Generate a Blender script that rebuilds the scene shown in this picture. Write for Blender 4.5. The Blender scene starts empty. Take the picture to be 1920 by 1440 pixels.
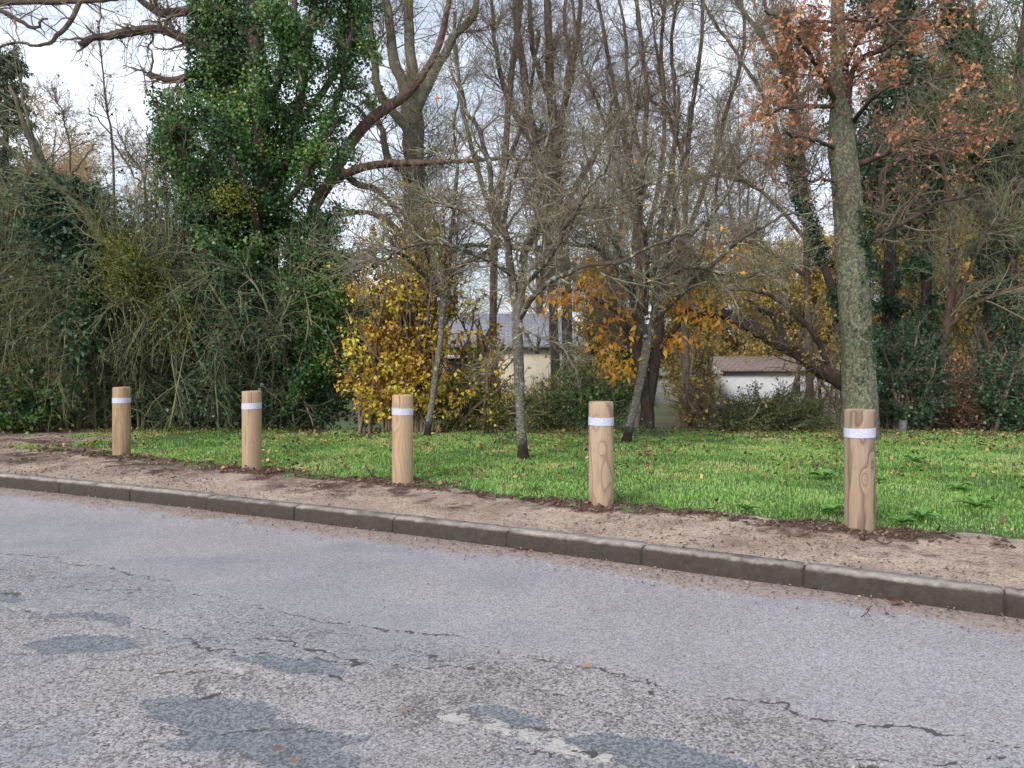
import bpy, math
import numpy as np
from mathutils import Vector
SC = bpy.context.scene
COL = SC.collection
R = np.random.RandomState

# ------------------------------------------------------------------ camera, sky, sun
F = 1442.0            # focal length measured in pixels of the 1920 wide photograph
CAMH = 1.37
HZ = 670.0            # horizon row in the photograph
cam = bpy.data.cameras.new("camera"); camo = bpy.data.objects.new("camera", cam); COL.objects.link(camo)
camo.location = (0, 0, CAMH); camo.rotation_euler = (math.radians(90), 0, 0)
cam.sensor_width = 36; cam.lens = 36 * F / 1920; cam.shift_y = -(720 - HZ) / 1920
cam.clip_end = 2000; cam.clip_start = 0.05
SC.camera = camo

SUN_EL, SUN_AZ = math.radians(32), math.radians(215)   # behind the camera, to the left
w = bpy.data.worlds.new("World"); SC.world = w; w.use_nodes = True
nt = w.node_tree; nt.nodes.clear()
def wn(t, **k):
    n = nt.nodes.new(t)
    for a, b in k.items(): setattr(n, a, b)
    return n
sky = wn('ShaderNodeTexSky', sky_type='NISHITA', sun_disc=False, sun_elevation=SUN_EL, sun_rotation=SUN_AZ, dust_density=2.0)
tc = wn('ShaderNodeTexCoord'); mp = wn('ShaderNodeMapping'); mp.inputs['Scale'].default_value = (1.0, 1.0, 3.2)
ns = wn('ShaderNodeTexNoise'); ns.inputs['Scale'].default_value = 2.6; ns.inputs['Detail'].default_value = 7; ns.inputs['Roughness'].default_value = 0.55
rp = wn('ShaderNodeValToRGB'); rp.color_ramp.elements[0].position = .40; rp.color_ramp.elements[0].color = (.45, .45, .45, 1)
rp.color_ramp.elements[1].position = .62; rp.color_ramp.elements[1].color = (1, 1, 1, 1)
mix = wn('ShaderNodeMixRGB'); mix.inputs[2].default_value = (8.0, 8.5, 9.3, 1)
bg = wn('ShaderNodeBackground'); bg.inputs['Strength'].default_value = 0.10
out = wn('ShaderNodeOutputWorld')
L = nt.links.new
L(tc.outputs['Generated'], mp.inputs[0]); L(mp.outputs[0], ns.inputs['Vector']); L(ns.outputs['Fac'], rp.inputs[0])
L(rp.outputs[0], mix.inputs[0]); L(sky.outputs[0], mix.inputs[1]); L(mix.outputs[0], bg.inputs[0]); L(bg.outputs[0], out.inputs[0])
sl = bpy.data.lights.new("sun", 'SUN'); sl.energy = 1.5; sl.angle = math.radians(14); sl.color = (1, .95, .88)
so = bpy.data.objects.new("sun", sl); COL.objects.link(so)
sd = Vector((math.sin(SUN_AZ) * math.cos(SUN_EL), math.cos(SUN_AZ) * math.cos(SUN_EL), math.sin(SUN_EL)))
so.rotation_euler = sd.to_track_quat('Z', 'Y').to_euler()
SC.view_settings.view_transform = 'Standard'; SC.view_settings.look = 'None'
SC.view_settings.exposure = 0.72; SC.view_settings.gamma = 1
SC.render.engine = 'CYCLES'
SC.cycles.max_bounces = 6; SC.cycles.diffuse_bounces = 3; SC.cycles.transmission_bounces = 3
SC.cycles.transparent_max_bounces = 6

# ------------------------------------------------------------------ numeric helpers
def W(x, y, Z):
    """world point seen at photograph pixel (x, y) at distance Z in front of the camera"""
    return np.array([(x - 960) / F * Z, Z, CAMH - (y - HZ) / F * Z])
def gp(x, y, z=0.0):
    Z = F * (CAMH - z) / (y - HZ)
    return np.array([(x - 960) / F * Z, Z])
def _h(ix, iy, s):
    n = (ix.astype(np.int64) * 374761393 + iy.astype(np.int64) * 668265263 + s * 974711) & 0x7fffffff
    n = ((n ^ (n >> 13)) * 1274126177) & 0x7fffffff
    return ((n ^ (n >> 16)) & 0xffff) / 65535.0
def vn(x, y, s=0):
    x = np.asarray(x, float); y = np.asarray(y, float)
    ix = np.floor(x); iy = np.floor(y); fx = x - ix; fy = y - iy
    fx = fx * fx * (3 - 2 * fx); fy = fy * fy * (3 - 2 * fy)
    a = _h(ix, iy, s); b = _h(ix + 1, iy, s); c = _h(ix, iy + 1, s); d = _h(ix + 1, iy + 1, s)
    return (a * (1 - fx) + b * fx) * (1 - fy) + (c * (1 - fx) + d * fx) * fy
def fbm(x, y, s=0, o=4):
    v = 0; a = .5; t = 0
    for i in range(o):
        v = v + a * vn(x * 2 ** i, y * 2 ** i, s + i * 17); t += a; a *= .5
    return v / t
def norm(v): return v / np.maximum(np.linalg.norm(v, axis=-1, keepdims=True), 1e-9)
def sstep(a, b, x):
    t = np.clip((x - a) / (b - a), 0, 1); return t * t * (3 - 2 * t)

class G:
    """geometry collector: vertices, faces of any size, one random value per face"""
    def __init__(s): s.V = []; s.F = {}; s.A = {}; s.n = 0
    def add(s, V, Fc, a=None):
        V = np.asarray(V, float).reshape(-1, 3); Fc = np.asarray(Fc, np.int64)
        k = Fc.shape[1]
        s.V.append(V); s.F.setdefault(k, []).append(Fc + s.n)
        s.A.setdefault(k, []).append(np.zeros(len(Fc)) if a is None else a); s.n += len(V)
    def tube(s, P, Rr, sides=3, cap=False):
        N, K, _ = P.shape
        T = np.empty_like(P); T[:, 1:-1] = P[:, 2:] - P[:, :-2]; T[:, 0] = P[:, 1] - P[:, 0]; T[:, -1] = P[:, -1] - P[:, -2]
        T = norm(T)
        ref = np.where(np.abs(T[:, :1, 2:3]).repeat(K, 1) > .8, np.array([1., 0, 0]), np.array([0, 0, 1.]))
        U = norm(np.cross(T, ref)); Wd = np.cross(T, U)
        a = np.arange(sides) / sides * 2 * math.pi
        ring = U[:, :, None, :] * np.cos(a)[None, None, :, None] + Wd[:, :, None, :] * np.sin(a)[None, None, :, None]
        V = P[:, :, None, :] + ring * Rr[:, :, None, None]
        b = (np.arange(N)[:, None, None] * K + np.arange(K - 1)[None, :, None]) * sides
        j = np.arange(sides)[None, None, :]; j2 = (j + 1) % sides
        Fq = np.stack([b + j, b + j2, b + sides + j2, b + sides + j], -1).reshape(-1, 4)
        s.add(V.reshape(-1, 3), Fq)
    def leaves(s, C, size, rng, up=0.3, droop=0.0, asp=.75, out=None, cseed=3, cs=1.4, fold=.18, rmix=.55):
        N = len(C)
        n = rng.randn(N, 3); n = norm(n); n[:, 2] += up
        n[:, 1] -= .35
        if out is not None: n += out
        n = norm(n)
        d = rng.randn(N, 3); d[:, 2] -= droop; d = d - (d * n).sum(1, keepdims=True) * n; d = norm(d)
        q = np.cross(n, d)
        sz = (size * rng.uniform(.6, 1.25, N))[:, None]
        v0 = C; v2 = C + d * sz - n * sz * fold
        v1 = C + d * sz * .42 + q * sz * asp * .5 + n * sz * fold * .6
        v3 = C + d * sz * .42 - q * sz * asp * .5 + n * sz * fold * .6
        V = np.stack([v0, v1, v2, v3], 1).reshape(-1, 3)
        Fq = np.arange(N * 4).reshape(N, 4)
        cl = fbm(C[:, 0] * cs + 7, C[:, 2] * cs + C[:, 1] * .7, cseed, 3)
        a = np.clip((1 - rmix) * sstep(.25, .75, cl) + rmix * rng.rand(N), 0, 1)
        s.add(V, Fq, a)
    def box(s, a, b):
        x0, y0, z0 = a; x1, y1, z1 = b
        V = [(x0, y0, z0), (x1, y0, z0), (x1, y1, z0), (x0, y1, z0), (x0, y0, z1), (x1, y0, z1), (x1, y1, z1), (x0, y1, z1)]
        s.add(V, [(0, 3, 2, 1), (4, 5, 6, 7), (0, 1, 5, 4), (1, 2, 6, 5), (2, 3, 7, 6), (3, 0, 4, 7)])
    def mesh(s, name, mat, off=(0, 0, 0), smooth=False):
        V = np.concatenate(s.V) - np.asarray(off)
        m = bpy.data.meshes.new(name)
        m.vertices.add(len(V)); m.vertices.foreach_set('co', V.astype(np.float32).ravel())
        loops = []; starts = []; at = []; p = 0
        for k in sorted(s.F):
            f = np.concatenate(s.F[k]); loops.append(f.ravel()); starts.append(p + np.arange(len(f)) * k); p += f.size
            at.append(np.concatenate(s.A[k]))
        loops = np.concatenate(loops); starts = np.concatenate(starts); at = np.concatenate(at)
        m.loops.add(len(loops)); m.loops.foreach_set('vertex_index', loops.astype(np.int32))
        m.polygons.add(len(starts)); m.polygons.foreach_set('loop_start', starts.astype(np.int32))
        if smooth: m.polygons.foreach_set('use_smooth', np.ones(len(starts), bool))
        m.materials.append(mat)
        m.update(calc_edges=True)
        if at.any():
            A = m.attributes.new('rnd', 'FLOAT', 'FACE'); A.data.foreach_set('value', at.astype(np.float32))
        m.validate()
        return m

def tag(o, label=None, cat=None, group=None, kind=None):
    for k, v in (('label', label), ('category', cat), ('group', group), ('kind', kind)):
        if v: o[k] = v
    return o
def thing(name, loc, label, cat, group=None):
    o = bpy.data.objects.new(name, None); COL.objects.link(o); o.location = [float(c) for c in loc]
    return tag(o, label, cat, group)
def part(name, g, mat, root=None, smooth=False, loc=None, label=None):
    off = np.zeros(3)
    if root is not None:
        r = root; off = np.array(r.location)
        while r.parent is not None: r = r.parent; off = off + np.array(r.location)
    if loc is not None: off = np.asarray(loc, float)
    o = bpy.data.objects.new(name, g.mesh(name, mat, off, smooth)); COL.objects.link(o)
    if root is not None: o.parent = root
    elif loc is not None: o.location = [float(c) for c in loc]
    if label: o['label'] = label
    return o
def dup(root, loc, rz, sc, label):
    r = root.copy(); COL.objects.link(r); r.location = [float(c) for c in loc]; r.rotation_euler = (0, 0, rz); r.scale = (sc[0], sc[0], sc[1])
    r['label'] = label
    for ch in root.children:
        c = ch.copy(); COL.objects.link(c); c.parent = r
    return r

# ------------------------------------------------------------------ materials
def new_mat(name):
    m = bpy.data.materials.new(name); m.use_nodes = True; n = m.node_tree; n.nodes.clear()
    o = n.nodes.new('ShaderNodeOutputMaterial'); b = n.nodes.new('ShaderNodeBsdfPrincipled')
    n.links.new(b.outputs[0], o.inputs[0]); return m, n, b, o
def nd(n, t, **k):
    x = n.nodes.new(t)
    for a, v in k.items():
        if a in x.inputs: x.inputs[a].default_value = v
        else: setattr(x, a, v)
    return x
def ramp(n, stops, src, interp='LINEAR'):
    r = n.nodes.new('ShaderNodeValToRGB'); cr = r.color_ramp; cr.interpolation = interp
    while len(cr.elements) < len(stops): cr.elements.new(.5)
    for e, (p, c) in zip(cr.elements, stops):
        e.position = p; e.color = (c[0], c[1], c[2], 1) if hasattr(c, '__len__') else (c, c, c, 1)
    n.links.new(src, r.inputs[0]); return r.outputs[0]
def mixc(n, fac, a, b, mode='MIX'):
    x = n.nodes.new('ShaderNodeMixRGB'); x.blend_type = mode
    for i, v in ((0, fac), (1, a), (2, b)):
        if isinstance(v, (int, float)): x.inputs[i].default_value = v
        elif isinstance(v, tuple): x.inputs[i].default_value = (*v, 1)
        else: n.links.new(v, x.inputs[i])
    return x.outputs[0]
def noise(n, vec, scale, detail=4, rough=.6, dist=0):
    x = nd(n, 'ShaderNodeTexNoise', Scale=scale, Detail=detail, Roughness=rough, Distortion=dist)
    n.links.new(vec, x.inputs['Vector']); return x.outputs['Fac']
def coords(n, scale=(1, 1, 1), kind='Object'):
    t = n.nodes.new('ShaderNodeTexCoord'); m = nd(n, 'ShaderNodeMapping', Scale=scale)
    n.links.new(t.outputs[kind], m.inputs[0]); return m.outputs[0]
def bump(n, b, h, strength=.5, dist=.01):
    x = nd(n, 'ShaderNodeBump', Strength=strength, Distance=dist); n.links.new(h, x.inputs['Height']); n.links.new(x.outputs[0], b.inputs['Normal'])
def math_(n, op, a, b=0.0, c=None):
    x = n.nodes.new('ShaderNodeMath'); x.operation = op
    for i, v in enumerate((a, b) + ((c,) if c is not None else ())):
        if isinstance(v, (int, float)): x.inputs[i].default_value = v
        else: n.links.new(v, x.inputs[i])
    return x.outputs[0]
def attr(n, name):
    x = n.nodes.new('ShaderNodeAttribute'); x.attribute_name = name; return x.outputs['Fac']

GAIN = {'ivy': 1.35, 'ivy_dark': 1.6, 'olive_leaf': 1.9, 'moss_leaf': 1.2, 'pale_yellow_leaf': 1.4, 'yellow_leaf': 1.65, 'orange_leaf': 1.2, 'rust_leaf': 1.15, 'conifer_leaf': 1.3}
def leaf_mat(name, stops, rough=.55, tr=.35, spec=.4):
    stops = [(p, tuple(min(.85, x * GAIN.get(name, 1)) for x in c)) for p, c in stops]
    m, n, b, o = new_mat(name)
    c = ramp(n, stops, attr(n, 'rnd'))
    n.links.new(c, b.inputs['Base Color']); b.inputs['Roughness'].default_value = rough; b.inputs['Specular IOR Level'].default_value = spec
    t = n.nodes.new('ShaderNodeBsdfTranslucent'); n.links.new(mixc(n, 1.0, c, (1.0, 1.0, .7), 'MULTIPLY'), t.inputs[0])
    ms = nd(n, 'ShaderNodeMixShader'); ms.inputs[0].default_value = tr
    n.links.new(b.outputs[0], ms.inputs[1]); n.links.new(t.outputs[0], ms.inputs[2]); n.links.new(ms.outputs[0], o.inputs[0])
    return m
def bark_mat(name, dark, light, lichen=None, lf=.5, moss=None, mf=.6, scale=9, zs=.35, rough=.9, bs=.8, foot=False):
    m, n, b, o = new_mat(name)
    v = coords(n, (1, 1, zs)); v2 = coords(n)
    c = ramp(n, [(.3, dark), (.7, light)], noise(n, v, scale, 6, .7))
    if lichen is not None:
        f = ramp(n, [(lf, 0), (lf + .07, 1)], noise(n, v2, scale * .9, 5, .75))
        c = mixc(n, f, c, lichen)
    if moss is not None:
        f = ramp(n, [(mf, 0), (mf + .1, 1)], noise(n, v2, 1.7, 5, .7))
        c = mixc(n, f, c, moss)
    if foot:
        sx = n.nodes.new('ShaderNodeSeparateXYZ'); n.links.new(v2, sx.inputs[0])
        f = ramp(n, [(.18, 1), (.34, 0)], math_(n, 'ADD', sx.outputs[2], math_(n, 'MULTIPLY', math_(n, 'SUBTRACT', noise(n, v2, 12, 5, .7), .5), .4))); c = mixc(n, f, c, (.035, .028, .024))
    n.links.new(c, b.inputs['Base Color']); b.inputs['Roughness'].default_value = rough; b.inputs['Specular IOR Level'].default_value = .2
    bump(n, b, noise(n, v, scale * 2.2, 5, .75), bs, .03)
    return m

M = {}
M['twig_grey'] = bark_mat('twig_grey', (.13, .11, .08), (.33, .295, .21), (.46, .47, .33), .56, scale=7, zs=1)
M['twig_brown'] = bark_mat('twig_brown', (.10, .08, .06), (.29, .235, .175), scale=4, zs=1)
M['twig_olive'] = bark_mat('twig_olive', (.10, .105, .058), (.29, .295, .175), scale=4, zs=1)
M['twig_pale'] = bark_mat('twig_pale', (.16, .15, .10), (.36, .34, .24), scale=4, zs=1)
M['twig_gold'] = bark_mat('twig_gold', (.30, .22, .13), (.60, .48, .32), scale=2, zs=1)
M['bark_birch'] = bark_mat('bark_birch', (.045, .04, .035), (.30, .285, .24), (.42, .44, .36), .56, scale=19, zs=2.2, foot=True)
M['bark_limb'] = bark_mat('bark_limb', (.035, .03, .025), (.15, .125, .095), (.40, .43, .34), .55, scale=11, zs=1)
M['bark_brown'] = bark_mat('bark_brown', (.05, .038, .03), (.18, .14, .11), (.27, .27, .19), .60, scale=8)
M['bark_redbrown'] = bark_mat('bark_redbrown', (.045, .03, .022), (.20, .13, .10), (.22, .20, .15), .62, (.13, .15, .03), .58, scale=13)
M['bark_dark'] = bark_mat('bark_dark', (.03, .023, .02), (.13, .095, .08), (.16, .16, .11), .66, scale=9)
M['bark_mossy'] = bark_mat('bark_mossy', (.08, .075, .05), (.22, .19, .14), (.27, .29, .20), .58, (.14, .17, .035), .56, scale=9)
M['bark_lichen'] = bark_mat('bark_lichen', (.06, .055, .04), (.22, .205, .155), (.27, .30, .20), .50, (.08, .11, .06), .60, scale=26, zs=.4, bs=1.0)
M['ivy'] = leaf_mat('ivy', [(0, (.012, .032, .012)), (.35, (.03, .075, .022)), (.7, (.07, .15, .035)), (.93, (.13, .24, .06)), (1, (.38, .40, .06))], .42, .25, .5)
M['ivy_dark'] = leaf_mat('ivy_dark', [(0, (.008, .022, .012)), (.5, (.022, .055, .028)), (.9, (.05, .105, .045)), (1, (.10, .17, .05))], .42, .2, .5)
M['olive_leaf'] = leaf_mat('olive_leaf', [(0, (.02, .028, .01)), (.5, (.055, .07, .025)), (1, (.12, .13, .045))], .6, .25)
M['moss_leaf'] = leaf_mat('moss_leaf', [(0, (.07, .08, .012)), (.6, (.16, .17, .03)), (1, (.30, .28, .07))], .8, .2, .1)
M['yellow_leaf'] = leaf_mat('yellow_leaf', [(0, (.10, .045, .02)), (.25, (.22, .10, .03)), (.36, (.45, .25, .04)), (.6, (.62, .42, .06)), (.85, (.68, .55, .10)), (1, (.38, .42, .10))], .5, .4)
M['orange_leaf'] = leaf_mat('orange_leaf', [(0, (.40, .15, .04)), (.5, (.70, .33, .05)), (1, (.80, .52, .10))], .5, .4)
M['rust_leaf'] = leaf_mat('rust_leaf', [(0, (.18, .075, .045)), (.4, (.40, .18, .10)), (.8, (.58, .30, .17)), (1, (.68, .42, .24))], .6, .3)
M['pale_yellow_leaf'] = leaf_mat('pale_yellow_leaf', [(0, (.14, .10, .02)), (.5, (.38, .27, .05)), (1, (.55, .44, .12))], .6, .4)
M['green_yellow_leaf'] = leaf_mat('green_yellow_leaf', [(0, (.07, .10, .02)), (.5, (.20, .22, .04)), (1, (.42, .36, .07))], .6, .4)
M['conifer_leaf'] = leaf_mat('conifer_leaf', [(0, (.03, .04, .03)), (1, (.10, .12, .08))], .7, .1)
M['grass'] = leaf_mat('grass', [(0, (.11, .20, .055)), (.4, (.26, .465, .12)), (.8, (.40, .61, .19)), (1, (.60, .56, .28))], .5, .4, .4)
M['weed'] = leaf_mat('weed', [(0, (.10, .25, .055)), (1, (.26, .48, .13))], .45, .35)
M['litter'] = leaf_mat('litter', [(0, (.06, .035, .025)), (.4, (.17, .09, .05)), (.75, (.36, .20, .09)), (.9, (.55, .32, .10)), (1, (.62, .47, .20))], .7, .15)
M['litter_pale'] = leaf_mat('litter_pale', [(0, (.05, .035, .03)), (.5, (.16, .10, .075)), (.85, (.32, .23, .17)), (1, (.50, .40, .28))], .8, .05)
M['clod'] = leaf_mat('clod', [(0, (.055, .035, .028)), (.6, (.13, .085, .065)), (1, (.24, .17, .13))], .95, 0.0, .1)

# ------------------------------------------------------------------ kerb line
KX = np.array([-5.37, -1.37, .81, 2.66]); KY = np.array([8.06, 6.17, 5.03, 3.99])
KP = np.polyfit(KX, KY, 2); KD = np.polyder(KP)
def kerb_y(x):
    x = np.asarray(x, float); xc = np.clip(x, -12, 7)
    return np.polyval(KP, xc) + np.polyval(KD, xc) * (x - xc)
def kerb_n(x):
    s = np.polyval(KD, np.clip(x, -12, 7)); l = np.sqrt(1 + s * s); return -s / l, 1 / l
def tdist(x, y):
    xk = np.array(x, float)
    for _ in range(5):
        nx, ny = kerb_n(xk); t = (y - kerb_y(xk)) * ny + (x - xk) * nx; xk = x - t * nx
    return (y - kerb_y(xk)) / kerb_n(xk)[1]
POSTS = []
for px, ytop, wd in ((228, 724, 31.0), (472, 732, 35.0), (755, 740, 39.0), (1127, 753, 46.0), (1612, 769, 54.0)):
    Z = F * .2 / wd; POSTS.append(((px - 960) / F * Z, Z))
def tb(x):
    return np.interp(x, [-12, -7, -5.0, -3, -1.3, .6, 1.75, 3.4, 6], [1.5, 1.5, 1.45, 1.25, 1.12, 1.0, 1.05, 1.33, 1.4])
def soil_mask(x, y, t):
    m = np.zeros_like(x)
    for (a, b), k in zip(POSTS, (.75, .85, .9, .75, .95)):
        nx, ny = kerb_n(np.array(a)); u = (x - a) * ny - (y - b) * nx; v = (x - a) * nx + (y - b) * ny
        m = np.maximum(m, 1 - sstep(.45, 1.0, np.sqrt((u / k) ** 2 + ((v + .04) / .30) ** 2) + (fbm(x * 6, y * 6, 5) - .5) * .9))
    ridge = np.exp(-((t - tb(x) + .03 + (fbm(x * 2, y * 2, 9) - .5) * .25) / .09) ** 2) * sstep(.30, .5, fbm(x * 1.3 + 4, y * 1.3, 31)) * (x > -6)
    return np.maximum(m, ridge * .9)
def sandy(x, y, t):
    """> 0 where the bare sandy verge lies, < 0 on the lawn"""
    n = (fbm(x * 2.2, y * 2.2, 77, 4) - .5)
    a = (tb(x) - t) + n * .5
    b = -(x + 4.9 + (y - 9.4) * .62) + n * 2.2
    p = 1 - np.sqrt(((x + 6.55) / .75) ** 2 + ((y - 10.0) / .55) ** 2) + n * .8    # small tuft of grass in the sand
    return np.maximum(a, np.minimum(b, -p * .8))
def drop(y): return np.where(y > 12.7, np.minimum((y - 12.7) * .075 + .1 * sstep(12.7, 14, y), 1.55), 0)
def H(x, y, t, soil=None):
    if soil is None: soil = soil_mask(x, y, t)
    z = .128 + .028 * sstep(.1, .9, t) + (fbm(x * .7, y * .7, 3) - .5) * .05 * sstep(.15, 1.5, t)
    z = z + (fbm(x * 5, y * 5, 8, 4) - .5) * .018 * sstep(.1, .4, t)
    z = z + soil * (.012 + .075 * np.clip(fbm(x * 9, y * 9, 21, 4) - .34, 0, 1))
    return z - drop(y)

# ------------------------------------------------------------------ ground sheet, lawn and verge
def grid_faces(nx, ny):
    i = np.arange(nx - 1)[:, None] * ny + np.arange(ny - 1)[None, :]
    return np.stack([i, i + ny, i + ny + 1, i + 1], -1).reshape(-1, 4)
def attr_mesh(o, name, vals):
    A = o.data.attributes.new(name, 'FLOAT', 'POINT'); A.data.foreach_set('value', vals.astype(np.float32))

def soil_material():
    m, n, b, o = new_mat('sandy_soil')
    v = coords(n); so_ = attr(n, 'soil')
    base = ramp(n, [(.28, (.28, .21, .17)), (.48, (.45, .35, .285)), (.7, (.58, .475, .38))], noise(n, v, 2.3, 6, .65))
    fine = ramp(n, [(.36, .4), (.5, .95), (.7, 1.25)], noise(n, v, 70, 5, .75))
    base = mixc(n, 1.0, base, fine, 'MULTIPLY')
    deb = ramp(n, [(.55, 0), (.61, .9)], noise(n, coords(n, (1, 1.8, 1)), 24, 5, .75))
    base = mixc(n, deb, base, (0.128, 0.084, 0.064))
    dark = ramp(n, [(.3, (0.056, 0.036, 0.029)), (.7, (0.152, 0.100, 0.076))], noise(n, v, 30, 5, .7))
    f = ramp(n, [(.25, 0), (.6, 1)], math_(n, 'ADD', so_, math_(n, 'MULTIPLY', math_(n, 'SUBTRACT', noise(n, v, 14, 5, .7), .5), .9)))
    c = mixc(n, f, base, dark)
    n.links.new(c, b.inputs['Base Color']); b.inputs['Roughness'].default_value = .95; b.inputs['Specular IOR Level'].default_value = .15
    bump(n, b, noise(n, v, 55, 6, .8), 1.0, .012); return m
def lawn_material():
    m, n, b, o = new_mat('lawn_soil')
    v = coords(n)
    c = ramp(n, [(.3, (.035, .06, .018)), (.55, (.08, .15, .035)), (.75, (.13, .20, .06))], noise(n, v, 9, 6, .7))
    c = mixc(n, ramp(n, [(.60, 0), (.70, 1)], noise(n, v, 3.1, 6, .75)), c, (.13, .09, .05))
    n.links.new(c, b.inputs['Base Color']); b.inputs['Roughness'].default_value = .95
    bump(n, b, noise(n, v, 40, 5, .8), 1.0, .02); return m
def forest_material():
    m, n, b, o = new_mat('forest_floor')
    v = coords(n)
    c = ramp(n, [(.3, (.035, .028, .018)), (.5, (.08, .07, .035)), (.7, (.14, .10, .06))], noise(n, v, 1.3, 8, .7))
    c = mixc(n, ramp(n, [(.45, 0), (.6, 1)], noise(n, v, .12, 4, .6)), c, (.08, .13, .035))
    n.links.new(c, b.inputs['Base Color']); b.inputs['Roughness'].default_value = .95
    bump(n, b, noise(n, v, 14, 5, .8), 1.0, .06); return m

xk = np.arange(-19, 8, .026)
tt = np.concatenate([np.arange(.085, 2.2, .02), np.arange(2.2, 6, .045), np.arange(6, 14.5, .1)])
XK, TT = np.meshgrid(xk, tt, indexing='ij'); NX, NY = kerb_n(XK)
GX = XK + TT * NX; GY = kerb_y(XK) + TT * NY
SM = soil_mask(GX, GY, TT); GZ = H(GX, GY, TT, SM); SA = sandy(GX, GY, TT)
SC_ = np.maximum(SM, (.25 + .2 * sstep(.5, -3, GX)) * sstep(.25, .8, TT) * sstep(.25, .5, fbm(GX * 1.4, GY * 1.4, 111)) * (TT < 2.4) + .25 * sstep(.52, .7, fbm(GX * 4, GY * 4, 112)))
Fc = grid_faces(len(xk), len(tt)); sf = SA.ravel()[Fc].mean(1); yf = GY.ravel()[Fc].mean(1); xf = GX.ravel()[Fc].mean(1)
keep = (np.abs(xf) < 13) & (yf < 15.5) & (yf > -3)
VV = np.stack([GX, GY, GZ], -1).reshape(-1, 3)
def sub(maskf, name, mat):
    f = Fc[maskf & keep]; used = np.unique(f); mp_ = np.full(len(VV), -1); mp_[used] = np.arange(len(used))
    g = G(); g.add(VV[used], mp_[f]); o = part(name, g, mat, smooth=True)
    attr_mesh(o, 'soil', SC_.ravel()[used]); o['kind'] = 'structure'; return o
sub(sf > 0, 'verge', soil_material())
sub(sf <= 0, 'lawn', lawn_material())
g = G()
gx = np.concatenate([[-900, -300, -120], np.arange(-60, 61, 2.0), [120, 300, 900]])
gy = np.concatenate([[-60, -20, 0, 6], np.arange(9, 60, 1.0), [80, 120, 300, 1500]])
X2, Y2 = np.meshgrid(gx, gy, indexing='ij')
Z2 = np.where(Y2 < 9.5, -.25, .02 - drop(Y2) + (fbm(X2 * .3, Y2 * .3, 12) - .5) * .12 * (Y2 > 14))
g.add(np.stack([X2, Y2, Z2], -1), grid_faces(len(gx), len(gy)))
part('ground', g, forest_material(), smooth=True)['kind'] = 'structure'

# ------------------------------------------------------------------ road
def poly(pts): return np.array([gp(a, b) for a, b in pts])
def seg_d(x, y, a, b):
    ab = b - a; t = np.clip(((x - a[0]) * ab[0] + (y - a[1]) * ab[1]) / (ab @ ab), 0, 1)
    return np.hypot(x - a[0] - t * ab[0], y - a[1] - t * ab[1])
def line_d(x, y, P):
    d = np.full(x.shape, 9.)
    for a, b in zip(P[:-1], P[1:]): d = np.minimum(d, seg_d(x, y, a, b))
    return d
def poly_sd(x, y, P):
    ins = np.zeros(x.shape, bool)
    Q = np.vstack([P, P[:1]])
    for a, b in zip(Q[:-1], Q[1:]):
        c = ((a[1] > y) != (b[1] > y)); dy = b[1] - a[1]
        with np.errstate(all='ignore'): xi = (b[0] - a[0]) * (y - a[1]) / (dy if dy else 1e-9) + a[0]
        ins ^= c & (x < xi)
    d = line_d(x, y, Q); return np.where(ins, d, -d)
ry = [1.2]
while ry[-1] < 13: ry.append(ry[-1] + max(.011, ry[-1] ** 2 / 1053 * .75))
ry = np.array(ry); rx = np.arange(-9.5, 6.5, .013)
RX, RY = np.meshgrid(rx, ry, indexing='ij')
wx = RX + (fbm(RX * 7, RY * 7, 50) - .5) * .12 + (fbm(RX * 32, RY * 32, 51, 2) - .5) * .035; wy = RY + (fbm(RX * 7, RY * 7, 60) - .5) * .12 + (fbm(RX * 32, RY * 32, 61, 2) - .5) * .035
PATCH = [[(35, 1206), (110, 1190), (200, 1186), (250, 1195), (278, 1210), (200, 1222), (100, 1226)],
         [(42, 1158), (120, 1148), (200, 1146), (262, 1160), (240, 1169), (120, 1160)],
         [(435, 1232), (540, 1228), (620, 1238), (660, 1255), (640, 1270), (560, 1260), (480, 1246)],
         [(255, 1312), (330, 1296), (440, 1304), (510, 1330), (530, 1350), (600, 1368), (720, 1372), (640, 1396), (690, 1420), (650, 1450), (480, 1446), (450, 1415), (330, 1408), (295, 1392), (360, 1372), (300, 1345)],
         [(868, 1330), (930, 1320), (970, 1325), (1010, 1345), (1045, 1360), (1030, 1370), (960, 1361), (900, 1346)],
         [(1060, 1382), (1150, 1376), (1250, 1382), (1330, 1405), (1420, 1430), (1500, 1455), (1200, 1455), (1150, 1414), (1065, 1402)],
         [(-60, 1112), (0, 1108), (50, 1112), (60, 1124), (0, 1130), (-60, 1128)]]
pm = np.zeros(RX.shape)
for P in PATCH: pm = np.maximum(pm, sstep(-.01, .012, poly_sd(wx, wy, poly(P))))
SEAM = poly([(-400, 1000), (0, 1037), (90, 1042), (130, 1055), (190, 1062), (280, 1080), (350, 1108), (480, 1135), (640, 1172), (860, 1195), (960, 1225), (1120, 1252), (1280, 1298), (1390, 1308), (1480, 1315), (1497, 1336), (1580, 1355), (1700, 1362), (1770, 1380), (1920, 1402), (2300, 1460)])
seam_y = np.interp(RX, SEAM[:, 0], SEAM[:, 1]) + (fbm(RX * 3, RY * 3, 71) - .5) * .2
old = sstep(.35, -.35, RY - seam_y) * (.55 + .45 * sstep(.3, .6, fbm(RX * 1.5, RY * 1.5, 44)))
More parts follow.
